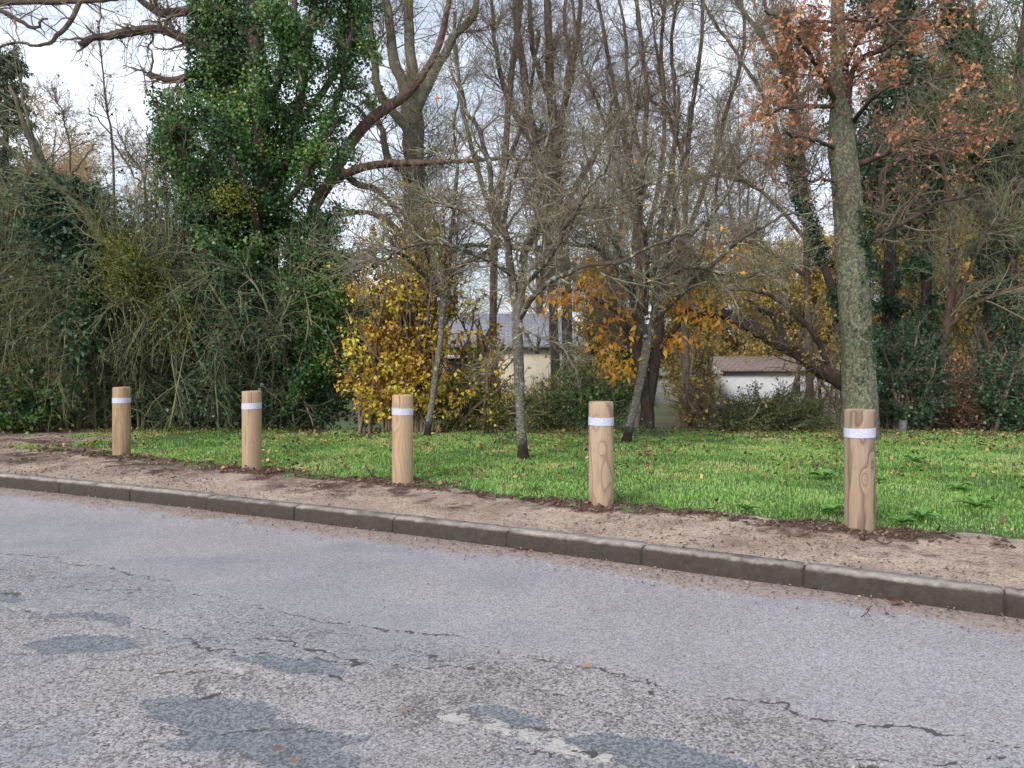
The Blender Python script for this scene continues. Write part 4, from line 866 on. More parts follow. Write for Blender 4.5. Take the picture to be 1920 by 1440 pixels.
# ------------------------------------------------------------------ trees of the wood behind, each measured
def bare_tree(name, label, Z, stems, seed, n2, n3, n4, bark='bark_brown', twig='twig_brown', L2=(.8, 2.4), L3=(.3, 1.1), L4=(.12, .5), up=.04, leaf=None, nleaf=0, lsize=.07, ivy=0, ivyr=.18, group='bare trees of the wood', t0=.3, rtw=.0034, ivymat='ivy_dark', ymax=None, ang=.7, sides=9, K=26, rs=.72):
    rng = R(seed); b = W(stems[0][0][0], 780, Z); bz = gz(0, Z) - .1
    r = thing(name, (b[0], b[1], bz), label, 'tree', group)
    ss = cat(*[limb(s_, Z, K, rng, .03, rs) for s_ in stems]); ss[0][0, 0, 2] = bz
    g = G(); bark_tube(g, ss, sides, .12, seed); part('trunk', g, M[bark], r, smooth=True)
    b2 = grow(ss, n2, rng, L2, ang, 10, .14, up, .45, .016, .3, t0, 1); b3 = grow(b2, n3, rng, L3, .7, 6, .2, up * .7, .55, .010, .4, .1, 1, rtw); b4 = grow(b3, n4, rng, L4, .7, 4, .25, up * .5, .7, .006, .5, .1, 1, rtw)
    g = G(); g.tube(*b2, 5); g.tube(*b3, 3); g.tube(*b4, 3); part('crown', g, M[twig], r)
    if leaf:
        c, o = along(b4, nleaf, rng, .04); k = rng.rand(nleaf) < sstep(.35, .55, fbm(c[:, 0] * 1.2, c[:, 2] * 1.2 + c[:, 1], seed + 3)); g = G(); g.leaves(c[k], lsize, rng, .1, .8); part('leaf', g, M[leaf], r)['kind'] = 'stuff'
    if ivy:
        c, o = along(ss, ivy, rng, ivyr); k = rng.rand(ivy) < sstep(.32, .5, fbm(c[:, 0] * 1.7, c[:, 2] * 1.7, seed + 7)); g = G(); g.leaves(c[k], .07, rng, .3, .6, .85, o[k], cseed=seed, cs=1.5); part('ivy', g, M[ivymat], r)['kind'] = 'stuff'
    return r
bare_tree('forked_tree', 'dark many stemmed tree with a few orange leaves behind the leaning lawn tree', 12.9,
    [[(1213, 815, 21), (1214, 770, 17), (1205, 700, 16), (1185, 640, 14), (1160, 580, 12), (1135, 490, 9), (1118, 400, 7), (1095, 300, 5)],
     [(1216, 760, 14), (1230, 680, 12), (1238, 600, 10), (1230, 520, 9), (1242, 420, 8), (1262, 300, 6), (1270, 160, 4)],
     [(1200, 690, 10), (1195, 600, 9), (1180, 500, 7), (1195, 400, 5), (1185, 290, 3)],
     [(1232, 660, 9), (1275, 600, 8, -.2), (1300, 520, 6, -.3), (1330, 420, 5, -.4), (1350, 320, 3, -.5)],
     [(1165, 590, 8), (1120, 560, 5, -.4), (1080, 540, 4, -.6), (1030, 560, 2, -.8)]], 91, 70, 600, 3200, L2=(.5, 1.6), L3=(.3, .9), group=None, bark='bark_dark')
# big chestnut-like orange leaves hanging in the crown of that tree
rng = R(92); o_ = [q for q in COL.objects if q.name == 'forked_tree'][0]; C = []
for x, y, sx, sy, n in ((1060, 555, 35, 14, 75), (1110, 535, 22, 28, 75), (1130, 640, 16, 20, 40), (1165, 685, 18, 12, 60), (1290, 575, 30, 14, 70), (1120, 500, 20, 12, 36), (1350, 470, 30, 14, 50), (1265, 640, 20, 12, 40), (1190, 520, 60, 60, 60), (1000, 570, 30, 20, 16), (1180, 590, 14, 30, 30), (1330, 600, 26, 14, 40)):
    C += [W(a, b_, 10.9 + .35 * abs(c_)) for a, b_, c_ in zip(x + sx * rng.randn(int(n * 1.4)), y + sy * rng.randn(int(n * 1.4)), rng.randn(int(n * 1.4)))]
g = G(); g.leaves(np.array(C), .115, rng, 0, 1.8, .5, cs=3); part('leaf', g, M['orange_leaf'], o_)['kind'] = 'stuff'
bare_tree('bare_tree', 'thick bare forked tree rising right of the ivy clad tree', 16.5,
    [[(788, 790, 25), (782, 650, 23), (779, 500, 22), (777, 380, 23), (774, 300, 24), (772, 220, 24), (775, 190, 20)],
     [(768, 230, 16), (758, 160, 14), (738, 110, 12), (730, 40, 10), (715, -40, 8), (700, -200, 5)], [(776, 210, 16), (772, 120, 13), (765, 40, 11), (768, -60, 9), (770, -200, 5)],
     [(778, 215, 13), (800, 165, 12), (828, 110, 10), (858, 60, 9), (890, 20, 8), (900, -60, 6)], [(770, 250, 11), (710, 170, 9), (700, 80, 8), (690, -20, 7), (680, -150, 4)],
     [(776, 330, 9), (730, 300, 8), (715, 240, 7), (690, 190, 6)], [(782, 560, 8), (840, 475, 7), (900, 460, 5), (980, 470, 4)], [(782, 470, 8), (720, 410, 6), (670, 395, 4), (640, 400, 3)]],
    101, 120, 1100, 7500, 'bark_mossy', sides=14, rs=.82, ivymat='ivy', ivy=600, ivyr=.1)
bare_tree('bare_tree', 'thinner of the twin straight trunks behind the centre lawn tree', 19.5,
    [[(1046, 800, 12), (1040, 650, 11), (1033, 500, 11), (1022, 380, 11), (1005, 280, 10), (985, 160, 9), (972, 40, 8), (965, -150, 5)], [(1020, 370, 7), (1050, 250, 6), (1065, 120, 5), (1060, -40, 4)], [(1000, 270, 7), (950, 180, 6), (930, 80, 5), (920, -40, 3)]], 102, 80, 700, 4600, 'bark_brown', rs=.8)
bare_tree('bare_tree', 'taller of the twin straight trunks, right one behind the centre lawn tree', 20,
    [[(1068, 800, 13), (1064, 650, 13), (1060, 500, 12), (1048, 380, 13), (1040, 260, 12), (1030, 120, 10), (1026, 0, 8), (1020, -150, 5)], [(1050, 400, 8), (1110, 300, 7), (1150, 230, 5), (1230, 180, 3)], [(1040, 260, 8), (1070, 150, 7), (1085, 40, 6), (1095, -80, 4)], [(1036, 200, 7), (1000, 90, 6), (990, -60, 4)]], 103, 90, 800, 5000, 'bark_brown', rs=.8)
bare_tree('bare_tree', 'upright clump of bare stems above the leaning lawn tree', 18,
    [[(1205, 800, 15), (1200, 650, 14), (1198, 520, 13), (1192, 400, 10), (1178, 290, 9), (1150, 150, 7), (1120, -20, 5), (1105, -150, 3)],
     [(1198, 500, 10), (1202, 380, 9), (1208, 260, 8), (1210, 120, 7), (1192, -20, 6), (1185, -150, 3)],
     [(1200, 480, 9), (1235, 350, 8), (1246, 200, 7), (1240, 80, 6), (1252, -50, 5)], [(1195, 430, 8), (1160, 330, 7), (1130, 220, 6), (1085, 80, 5), (1070, -50, 4)],
     [(1202, 300, 7), (1180, 180, 6), (1170, 60, 5), (1150, -60, 4)]], 104, 100, 900, 5500, up=.02, ang=.9, rs=.56)
bare_tree('bare_tree', 'bare tree of straight steep branches left of the massive lichened trunk', 18.5,
    [[(1290, 800, 13), (1285, 650, 12), (1280, 520, 12), (1285, 400, 10), (1292, 280, 9), (1308, 120, 7), (1322, -40, 5), (1330, -150, 3)],
     [(1282, 480, 9), (1262, 350, 8), (1268, 220, 7), (1260, 80, 6), (1280, -50, 5)], [(1284, 450, 9), (1325, 340, 8), (1360, 220, 7), (1395, 90, 6), (1385, -50, 5)], [(1290, 320, 7), (1250, 200, 5), (1225, 60, 4), (1215, -60, 3)]], 105, 100, 900, 5500, up=.02, ang=.9, rs=.56)
bare_tree('bare_tree', 'bare grey tree whose branches slant up to the left beside the massive trunk', 16.5,
    [[(1520, 800, 13), (1515, 600, 12), (1512, 420, 11), (1500, 260, 10), (1478, 150, 9), (1420, 60, 8), (1370, -20, 7), (1330, -120, 4)],
     [(1505, 300, 8), (1490, 200, 8), (1470, 120, 7), (1440, 30, 6), (1420, -60, 4)], [(1512, 360, 8), (1470, 280, 7), (1420, 160, 6), (1350, 60, 5), (1300, -30, 4)],
     [(1512, 450, 7), (1450, 380, 6), (1390, 340, 5), (1300, 330, 3)], [(1515, 520, 7), (1440, 470, 6), (1380, 450, 4), (1310, 470, 3)]], 106, 120, 1200, 8000, twig='twig_grey', up=.03, rs=.56)
bare_tree('bare_tree', 'slim bare tree behind the crown of the centre lawn tree', 22,
    [[(930, 800, 11), (925, 600, 10), (930, 420, 10), (945, 300, 9), (960, 150, 8), (975, 0, 7), (980, -150, 4)], [(930, 430, 7), (890, 300, 6), (860, 160, 5), (850, 20, 4)], [(940, 330, 6), (990, 200, 5), (1010, 60, 4)]], 107, 70, 700, 4000)
bare_tree('ivy_trunk_tree', 'ivy covered trunk leaning right, just left of the massive lichened trunk', 14.5,
    [[(1640, 810, 12), (1605, 690, 12), (1578, 590, 12), (1548, 510, 11), (1520, 430, 10), (1500, 370, 9), (1490, 280, 7), (1480, 160, 5), (1470, 20, 4)]], 108, 40, 300, 1800, 'bark_dark', ivy=5200, ivyr=.13, group='ivy covered trees on the right', L2=(.5, 1.4), t0=.5)
bare_tree('ivy_trunk_tree', 'tall ivy covered trunk standing right of the massive lichened trunk', 13.8,
    [[(1738, 815, 17), (1738, 700, 15), (1737, 600, 14), (1738, 500, 13), (1745, 400, 12), (1738, 300, 11), (1722, 200, 9), (1705, 90, 8), (1690, -40, 6)], [(1740, 520, 8), (1700, 420, 7), (1665, 330, 6), (1650, 200, 5), (1680, 80, 4)], [(1738, 380, 7), (1780, 260, 6), (1800, 150, 5), (1790, 20, 4)], [(1700, 430, 5), (1630, 380, 5), (1600, 280, 4, -.1)]],
    109, 70, 600, 3200, 'bark_dark', ivy=21000, ivyr=.34, group='ivy covered trees on the right', L2=(.5, 1.6))
bare_tree('ivy_trunk_tree', 'ivy covered trunk at the right edge with yellow leaves behind', 13.4,
    [[(1902, 820, 17), (1898, 700, 15), (1896, 560, 14), (1900, 420, 13), (1906, 280, 12), (1912, 140, 10), (1920, 0, 8), (1925, -120, 5)], [(1900, 480, 7), (1850, 330, 6), (1820, 200, 5), (1840, 60, 4)], [(1905, 300, 7), (1860, 180, 6), (1800, 60, 5), (1760, -30, 4)]],
    110, 90, 900, 5200, 'bark_dark', 'twig_olive', ivy=13000, ivyr=.3, group='ivy covered trees on the right', L2=(.6, 2.0))
bare_tree('brown_stem_tree', 'bare brown stem forking twice between the two ivy covered trunks', 13.2,
    [[(1742, 812, 11), (1752, 720, 10), (1772, 620, 9), (1786, 520, 8), (1782, 430, 7), (1775, 340, 6), (1760, 280, 4), (1765, 180, 3)], [(1783, 335, 5), (1830, 310, 4, -.2), (1850, 280, 3, -.3), (1900, 200, 2, -.4)], [(1770, 620, 6), (1830, 570, 5, -.2), (1890, 545, 4, -.3), (1960, 520, 3, -.4)], [(1775, 600, 5), (1830, 480, 4), (1880, 400, 3), (1940, 300, 2)], [(1790, 470, 4), (1850, 430, 3, -.5), (1930, 400, 2, -.7)]],
    111, 70, 700, 3600, 'bark_redbrown', 'twig_pale', group=None, L2=(.5, 1.6), up=.0)
# dark fallen limb leaning behind the massive trunk
rng = R(112); b = W(1578, 815, 12.4); r = thing('leaning_tree', (b[0], b[1], .1), 'dark leaning trunk slanting down to the massive trunk in front of the white cottage', 'tree')
ss = cat(limb([(1618, 800, 15), (1600, 740, 15), (1570, 712, 15), (1535, 690, 15), (1490, 658, 14), (1440, 632, 13), (1395, 605, 12), (1350, 588, 10), (1310, 582, 8), (1270, 560, 5), (1230, 520, 3)], 12.4, 40, rng, .02), limb([(1475, 650, 8), (1462, 615, 7), (1448, 590, 5), (1430, 585, 4), (1400, 560, 2)], 12.4, 40, rng, .015), limb([(1560, 700, 6), (1520, 620, 5, -.2), (1450, 560, 4, -.3), (1360, 540, 2, -.4)], 12.4, 40, rng, .02))
ss[0][0, 0, 2] = .05
g = G(); bark_tube(g, ss, 12, .14, 9); part('trunk', g, M['bark_dark'], r, smooth=True)
b2 = grow(ss, 60, rng, (.4, 1.3), .9, 8, .2, .04, .4, .012, .35); b3 = grow(b2, 500, rng, (.2, .6), .8, 5, .25, .02, .6, .005, .4)
g = G(); g.tube(*b2, 4); g.tube(*b3, 3); part('crown', g, M['twig_brown'], r)
c, o = along(b3, 700, rng, .05); g = G(); g.leaves(c, .055, rng, .1, .8); part('leaf', g, M['pale_yellow_leaf'], r)['kind'] = 'stuff'
# branches reaching in from the top left, of a tree that stands outside the picture
rng = R(113); r = thing('overhanging_tree', (-9.0, 10.5, .1), 'bare overhanging boughs in the top left corner against the sky', 'tree')
tk = (cr(np.array([(-9.0, 10.5, .05, .2), (-9.05, 10.5, 2, .17), (-8.9, 10.5, 4, .15), (-8.6, 10.5, 5.6, .12), (-8.4, 10.5, 8, .06)]), 26)); tk = (tk[None, :, :3], tk[None, :, 3])
ls = cat(limb([(-200, -10, 14), (-60, 5, 7), (60, 3, 6), (140, 4, 5), (220, -6, 4), (300, -40, 3)], 10.5, 30, rng, .02), limb([(150, 2, 5), (135, 35, 4.5), (110, 65, 4), (80, 85, 3), (30, 82, 2.5), (-20, 95, 2)], 10.5, 30, rng, .015), limb([(-190, 30, 8), (-60, 10, 5), (0, 20, 4), (60, 50, 3), (90, 30, 2)], 10.3, 30, rng, .02))
g = G(); bark_tube(g, (tk[0], tk[1]), 12, .1, 4); part('trunk', g, M['bark_brown'], r, smooth=True); g = G(); bark_tube(g, ls, 8, .12, 6); part('limb', g, M['bark_brown'], r, smooth=True)
b2 = grow(ls, 34, rng, (.3, 1.0), .9, 9, .2, -.03, .5, .012, .3); b3 = grow(b2, 190, rng, (.15, .5), .8, 6, .25, -.03, .6, .004, .4)
g = G(); g.tube(*b2, 4); g.tube(*b3, 3); part('crown', g, M['twig_brown'], r)
# slender shoots against the sky at the left
for q, (lab, st, sd_) in enumerate([('slender upright shoot standing highest against the left sky', [[(214, 790, 5), (214, 400, 3.6), (208, 250, 3), (195, 190, 2.4), (190, 60, 2), (188, -10, 1.4)], [(207, 260, 2), (240, 310, 2), (262, 340, 2), (275, 380, 1.6)], [(206, 250, 2), (180, 220, 1.6), (160, 205, 1.2)]], 114),
                                    ('thin bare sapling left of the tallest sky shoot', [[(134, 790, 4), (134, 400, 3), (130, 270, 2.4), (118, 220, 2), (100, 180, 1.4)], [(132, 340, 2), (160, 290, 1.6), (178, 270, 1)]], 115),
                                    ('thin bare sapling between the sky shoots and the ivy clad tree', [[(275, 790, 4.5), (273, 380, 3), (262, 320, 2.4), (235, 280, 1.8), (215, 240, 1.2)], [(272, 360, 2), (276, 280, 1.6), (280, 240, 1)], [(250, 330, 2), (242, 300, 1.4), (238, 240, 1)]], 116)]):
    bare_tree('sapling', lab, 14.6, st, sd_, 40, 220, 500, 'bark_brown', 'twig_brown', (.3, 1.0), (.15, .5), (.08, .25), .05, group='saplings against the left sky', t0=.45, rtw=.0026, leaf='litter', nleaf=30)

M['gold_leaf'] = leaf_mat('gold_leaf', [(0, (.34, .23, .12)), (1, (.64, .50, .30))], .8, .3, .1)
# conifer at the left edge
rng = R(121); b = W(8, 700, 26); r = thing('conifer', (b[0], b[1], gz(0, 26)), 'dark conifer at the far left edge of the picture', 'conifer')
ss = limb([(0, 760, 14), (5, 500, 10), (10, 300, 6), (14, 130, 2), (15, 110, 1)], 26, 30, rng, .02); ss[0][0, 0, 2] = gz(0, 26)
g = G(); g.tube(*ss, 9); part('trunk', g, M['bark_dark'], r, smooth=True)
b2 = grow(ss, 190, rng, (.5, 1.6), 1.5, 9, .1, -.06, .4, .03, .3, .15, 1, .004, .75); b3 = grow(b2, 2400, rng, (.2, .55), .9, 5, .1, -.2, .6, .012, .4)
g = G(); g.tube(*b2, 4); g.tube(*b3, 3); c, o = along(b3, 26000, rng, .09); part('limb', g, M['twig_brown'], r); g = G(); g.leaves(c, .14, rng, .1, 2, .3); part('foliage', g, M['conifer_leaf'], r)['kind'] = 'stuff'

# ------------------------------------------------------------------ prototypes for the middle and far wood, then their copies
def proto(name, label, Z, x, h, seed, n2, n3, n4, twig, leaf, nleaf, lsize, group, spread=.5, rt=.006, bark='bark_brown'):
    """tree h metres high"""
    rng = R(seed); X = (x - 960) / F * Z; bz = gz(0, Z) - .1; r = thing(name, (X, Z, bz), label, 'tree', group)
    P = []; ns = 4
    for i in range(ns):
        a = rng.uniform(0, 6.28); s_ = spread * h * rng.uniform(.15, .4)
        pts = np.array([(X, Z, bz, .16), (X + .1 * math.cos(a), Z + .1 * math.sin(a), bz + h * .25, .13), (X + .5 * s_ * math.cos(a), Z + .5 * s_ * math.sin(a), bz + h * .6, .07), (X + s_ * math.cos(a), Z + s_ * math.sin(a), bz + h * rng.uniform(.85, 1), .02)]); P.append(cr(pts, 20))
    P = np.array(P); ss = (P[..., :3], P[..., 3]); g = G(); bark_tube(g, ss, 7, .1, seed); part('trunk', g, M[bark], r, smooth=True)
    b2 = grow(ss, n2, rng, (.12 * h, .32 * h), .8, 8, .15, .03, .5, .035, .3, .2, 1); b3 = grow(b2, n3, rng, (.05 * h, .14 * h), .75, 5, .2, .03, .6, .015, .4, .1, 1, rt); b4 = grow(b3, n4, rng, (.02 * h, .06 * h), .7, 3, .2, .02, .7, .008, .5, .1, 1, rt)
    g = G(); g.tube(*b2, 4); g.tube(*b3, 3); g.tube(*b4, 3); part('crown', g, M[twig], r)
    if leaf: c, o = along(b4, nleaf, rng, .12); g = G(); g.leaves(c, lsize, rng, .1, .8, .8, cs=.6); part('foliage', g, M[leaf], r)['kind'] = 'stuff'
    return r
def place(pr, items):
    for x, Z, s_, sz, rz, lab in items:
        dup(pr, ((x - 960) / F * Z, Z, gz(0, Z) - .1), rz, (s_, sz), lab)
yt = proto('yellow_tree', 'yellow leaved tree directly above the white cottage roof', 46, 1440, 9.5, 131, 80, 1000, 6000, 'twig_brown', 'pale_yellow_leaf', 9000, .15, 'yellow leaved trees of the middle wood')
place(yt, [(1285, 26, .55, .66, .6, 'small amber tree behind the right side of the dark forked tree'), (1500, 48, .9, .95, 1.9, 'amber tree seen over the middle of the leaning dark trunk'), (1110, 27, .6, .6, 2.7, 'small amber tree between the twin trunks and the leaning lawn tree'), (1690, 22, .6, .75, 3.7, 'small amber tree close behind the ivy mound'), (1545, 48, 1.0, 1.15, 1.0, 'yellow leaved tree just left of the massive trunk at half its height'), (1820, 24, .8, 1.25, 2.2, 'tall yellow leaved tree between the ivy trunks on the right'), (1700, 31, .9, 1.1, 3.1, 'yellow leaved tree right of the massive trunk behind the dark ivy'),
           (1330, 50, .9, .95, 4.0, 'lower yellow tree left of the white cottage'), (1930, 30, .9, 1.0, 5.0, 'yellow leaved tree at the right edge behind the ivy'), (700, 33, .7, .65, 5.5, 'yellow tree glimpsed through the left of the yellow bush')])
bt = proto('brown_tree', 'brown twiggy tree behind the gap over the white cottage', 54, 1390, 12, 132, 90, 1200, 8000, 'twig_brown', 'rust_leaf', 1200, .14, 'brown twiggy trees of the far wood', rt=.009)
place(bt, [(1490, 60, 1.1, 1.0, 1.2, 'brown twiggy tree far behind the leaning dark trunk'), (1600, 52, 1.1, 1.1, 2.0, 'brown twiggy tree hidden mostly by the massive lichened trunk'), (1760, 42, 1.1, 1.0, 2.8, 'far brown twiggy tree between the ivy trunks'), (1880, 38, 1.0, 1.0, 3.9, 'far brown twiggy tree at the right edge'),
           (1290, 58, 1.1, .8, 4.6, 'far brown twiggy tree behind the forked dark tree'), (1180, 60, 1.1, .75, 5.2, 'far brown twiggy tree right of the slate roof'), (1660, 27, .7, .8, .4, 'brown twiggy tree close behind the ivy mound'), (1840, 50, 1.2, 1.2, .9, 'tallest far brown tree on the right')])
gt = proto('golden_tree', 'golden twigged tree rising behind the left thicket', 34, 60, 12.6, 133, 130, 2000, 14000, 'twig_gold', 'gold_leaf', 12000, .10, 'golden twigged trees far left', .8, .009)
place(gt, [(190, 38, .9, 1.02, 1.6, 'golden twigged tree right of the first golden one behind the thicket'), (-60, 36, 1, 1.15, 2.6, 'golden twigged tree at the left border'), (330, 42, .9, .72, 3.6, 'golden tree seen through the gap in the thicket')])
nb = proto('slim_tree', 'slim bare tree far behind the slate roof house', 52, 1010, 23, 134, 120, 1500, 9000, 'twig_brown', None, 0, .1, 'slim bare trees far behind', .4, .009)
place(nb, [(1140, 50, .9, 1.0, 1.1, 'slim bare tree behind the crown of the leaning lawn tree'), (1390, 54, 1.0, 1.0, 2.1, 'slim bare tree left of the steep grey branches'), (850, 56, 1.0, .8, 3.3, 'slim bare tree behind the thin leaning pale tree'), (1690, 48, .9, 1.0, 5.3, 'slim bare tree above the ivy mound'), (1800, 44, .8, .9, .5, 'slim bare tree between the tall ivy trunks')])
# evergreen growing up through the right group
et = ivy_tree('evergreen_tree', 'dark evergreen crown behind the rust leaves right of the massive trunk', 16.5, [[(1660, 800, 12), (1665, 600, 11), (1670, 400, 10), (1680, 250, 9), (1690, 100, 7), (1700, -60, 5)], [(1668, 420, 7), (1620, 300, 6), (1560, 180, 5), (1520, 60, 4)], [(1680, 280, 7), (1740, 180, 6), (1800, 100, 5)], [(1690, 120, 6), (1640, 20, 4), (1600, -60, 3)]], 135, 80, (.4, 1.2), 17000, .2, .085, 'ivy_dark', stemleaf=.2)
et2 = ivy_tree('evergreen_tree', 'dark leafy tree behind the ivy trunk at the right edge', 17, [[(1850, 800, 12), (1855, 600, 11), (1860, 450, 10), (1850, 300, 8), (1840, 200, 5)], [(1858, 500, 7), (1900, 400, 6), (1950, 330, 5)]], 136, 60, (.4, 1.2), 9000, .2, .085, 'ivy_dark', stemleaf=.2)

# far woodland closing the view below the horizon line of trees
rng = R(141); g = G(); n = 34000
X = rng.uniform(-75, 75, n); Y = rng.uniform(58, 78, n); hmax = 3.6 + 4.0 * fbm(X * .12, X * 0, 7) + np.clip((X - 8) * .08, 0, 3.0) + np.clip((-X - 14) * .05, 0, 1.5); Z = -1.5 + hmax * rng.rand(n) ** .8
c = np.stack([X, Y, Z], -1); g.leaves(c, .75, rng, .2, .6, .8, cs=.16, rmix=.45)
M['far_wood'] = leaf_mat('far_wood', [(0, (.05, .05, .03)), (.35, (.11, .09, .06)), (.65, (.18, .13, .085)), (1, (.26, .18, .08))], .8, .25, .1)
tag(part('distant_wood', g, M['far_wood']), 'brown distant woodland mass behind the houses', 'woodland', kind='stuff')

# ------------------------------------------------------------------ houses
def flat_mat(name, col, v=.12, sc=3, rough=.85):
    m, n, b, o = new_mat(name); c = ramp(n, [(.3, tuple(x * (1 - v) for x in col)), (.7, tuple(min(1, x * (1 + v)) for x in col))], noise(n, coords(n), sc, 5, .65))
    n.links.new(c, b.inputs['Base Color']); b.inputs['Roughness'].default_value = rough; return m
def course_mat(name, c0, c1, pitch, wid):
    m, n, b, o = new_mat(name); br = nd(n, 'ShaderNodeTexBrick', Scale=1.0); n.links.new(coords(n), br.inputs['Vector'])
    br.inputs['Color1'].default_value = (*c0, 1); br.inputs['Color2'].default_value = (*c1, 1); br.inputs['Mortar'].default_value = (*[x * .5 for x in c0], 1)
    br.inputs['Mortar Size'].default_value = pitch * .09; br.inputs['Brick Width'].default_value = wid; br.inputs['Row Height'].default_value = pitch
    c = mixc(n, 1.0, br.outputs['Color'], ramp(n, [(.3, .8), (.7, 1.15)], noise(n, coords(n), 2, 5, .7)), 'MULTIPLY')
    n.links.new(c, b.inputs['Base Color']); b.inputs['Roughness'].default_value = .7; return m
def gable(name, label, x0, x1, eave, ridge, yb, Z, depth, wall, roofm, hip=0.0, over=.35):
    a = W(x0, yb, Z); c = W(x1, yb, Z); ez = W(0, eave, Z)[2]; rz = W(0, ridge, Z + depth / 2)[2]; bz = gz(0, Z) - .2
    r = thing(name, ((a[0] + c[0]) / 2, Z, bz), label, 'house')
    g = G(); g.box((a[0], Z, bz), (c[0], Z + depth, ez)); part('wall', g, wall, r)
    X0, X1 = a[0] - over, c[0] + over; Y0, Y1 = Z - over, Z + depth + over; ym = Z + depth / 2; h_ = hip
    g = G(); e0 = ez - .05; th = .12
    V = [(X0, Y0, e0), (X1, Y0, e0), (X1, Y1, e0), (X0, Y1, e0), (X0 + h_, ym, rz), (X1 - h_, ym, rz)]
    V += [(p[0], p[1], p[2] - th) for p in V]
    g.add(V, [(0, 1, 5, 4), (2, 3, 4, 5), (7, 6, 10, 11), (9, 8, 11, 10), (0, 6, 7, 1), (2, 8, 9, 3)]); g.add(V, [(3, 0, 4), (1, 2, 5), (6, 9, 10), (8, 7, 11)]); 
    part('roof', g, roofm, r)
    if h_ < .1:
        y0, y1 = Z + .02, Z + depth - .02
        for xg in (a[0] + .01, c[0] - .01): g = G(); g.add([(xg, y0, ez), (xg, y1, ez), (xg, ym, rz - .2)], [(0, 1, 2)]); part('gable_wall', g, wall, r)
    return r, a, c, ez, rz, bz
cream = flat_mat('cream_render', (.60, .52, .40)); white = flat_mat('white_render', (.60, .61, .64)); grey = flat_mat('grey_frame', (.22, .24, .27)); fascia = flat_mat('white_fascia', (.78, .78, .76)); glass = flat_mat('dark_glass', (.03, .035, .045), .2, 1, .15); darkw = flat_mat('dark_shutter', (.06, .05, .05))
slate = course_mat('slate_roof', (.19, .195, .225), (.25, .255, .29), .22, .35); tile = course_mat('clay_tile', (.19, .14, .12), (.25, .19, .165), .28, .3)
def window(r, x0, x1, y0, y1, Z, frame=None, name='window'):
    a = W(x0, y1, Z); c = W(x1, y0, Z); f = .07
    g = G(); g.box((a[0], Z - .06, a[2]), (a[0] + f, Z + .04, c[2])); g.box((c[0] - f, Z - .06, a[2]), (c[0], Z + .04, c[2])); g.box((a[0] + f, Z - .058, a[2]), (c[0] - f, Z + .04, a[2] + f)); g.box((a[0] + f, Z - .058, c[2] - f), (c[0] - f, Z + .04, c[2]))
    w_ = part(name, g, frame or grey, r); g = G(); g.box((a[0] + f, Z - .03, a[2] + f), (c[0] - f, Z - .01, c[2] - f)); q = part('pane', g, glass, r); q.parent = w_
r, a, c, ez, rz, bz = gable('slate_roof_house', 'cream walled house with a grey slate roof behind the centre lawn tree', 815, 1090, 645, 588, 770, 38, 9, cream, slate, 1.2)
g = G(); g.box((a[0] - .36, 38 - .46, ez - .2), (c[0] + .36, 38 - .36, ez - .04)); part('gutter', g, grey, r)
window(r, 838, 905, 672, 742, 38, darkw); g = G(); g_a = W(834, 672, 38); g_c = W(908, 666, 38); g.box((g_a[0], 37.8, g_a[2]), (g_c[0], 38.0, g_c[2] + .02)); part('lintel', g, fascia, r)
r, a, c, ez, rz, bz = gable('white_cottage', 'low white cottage with a red brown tiled roof seen under the leaning trunk', 1352, 1575, 691, 668, 756, 40, 6, white, tile, 0)
window(r, 1487, 1503, 702, 742, 40, fascia, 'door')
r, a, c, ez, rz, bz = gable('grey_shed', 'small grey boarded shed with a pale gable left of the white cottage', 1322, 1348, 696, 682, 760, 37, 4, flat_mat('grey_boards', (.34, .35, .37)), flat_mat('felt_roof', (.30, .27, .26)), 0, .15)
r, a, c, ez, rz, bz = gable('pale_outhouse', 'pale low outhouse behind the dark forked tree', 1240, 1318, 700, 690, 760, 44, 5, flat_mat('pale_grey_render', (.22, .225, .22)), flat_mat('grey_sheet', (.17, .165, .16)), 0, .2)
# white rail in front of the cottage, wire fence on the right
r = thing('white_rail', (W(1380, 757, 30)[0], 30, gz(0, 30)), 'long white horizontal rail in front of the white cottage', 'rail')
g = G(); p, q = W(1312, 757, 30), W(1490, 753, 30); g.box((p[0], 30, p[2] - .04), (q[0], 30.06, p[2] + .04)); part('rail', g, fascia, r)
for x in (1320, 1380, 1440, 1486): g = G(); p2 = W(x, 757, 30); g.box((p2[0] - .04, 30.061, gz(0, 30) - .3), (p2[0] + .04, 30.14, p[2] + .06)); part('post', g, fascia, r)
r = thing('wire_fence', (W(1780, 740, 17)[0], 17, gz(0, 17)), 'grey wire mesh fence between the trunks on the right', 'fence')
rng = R(151); xa, xb = W(1640, 0, 17)[0], W(1960, 0, 17)[0]; zt = 1.05; zb = gz(0, 17)
g = G(); P = np.array([[(x, 17, zb), (x, 17, zt)] for x in np.arange(xa, xb, .1)]); g.tube(P, np.full(P.shape[:2], .004), 3); P = np.array([[(xa, 17, z), (xb, 17, z)] for z in np.arange(zb + .1, zt + .01, .13)]); g.tube(P, np.full(P.shape[:2], .005), 3); part('mesh_panel', g, flat_mat('galvanised', (.33, .36, .36)), r)
for x in np.arange(xa, xb + .1, 1.2): g = G(); g.tube(np.array([[(x, 17.03, zb - .1), (x, 17.03, zt + .1)]]), np.full((1, 2), .03), 8); part('post', g, bpy.data.materials['galvanised'], r)
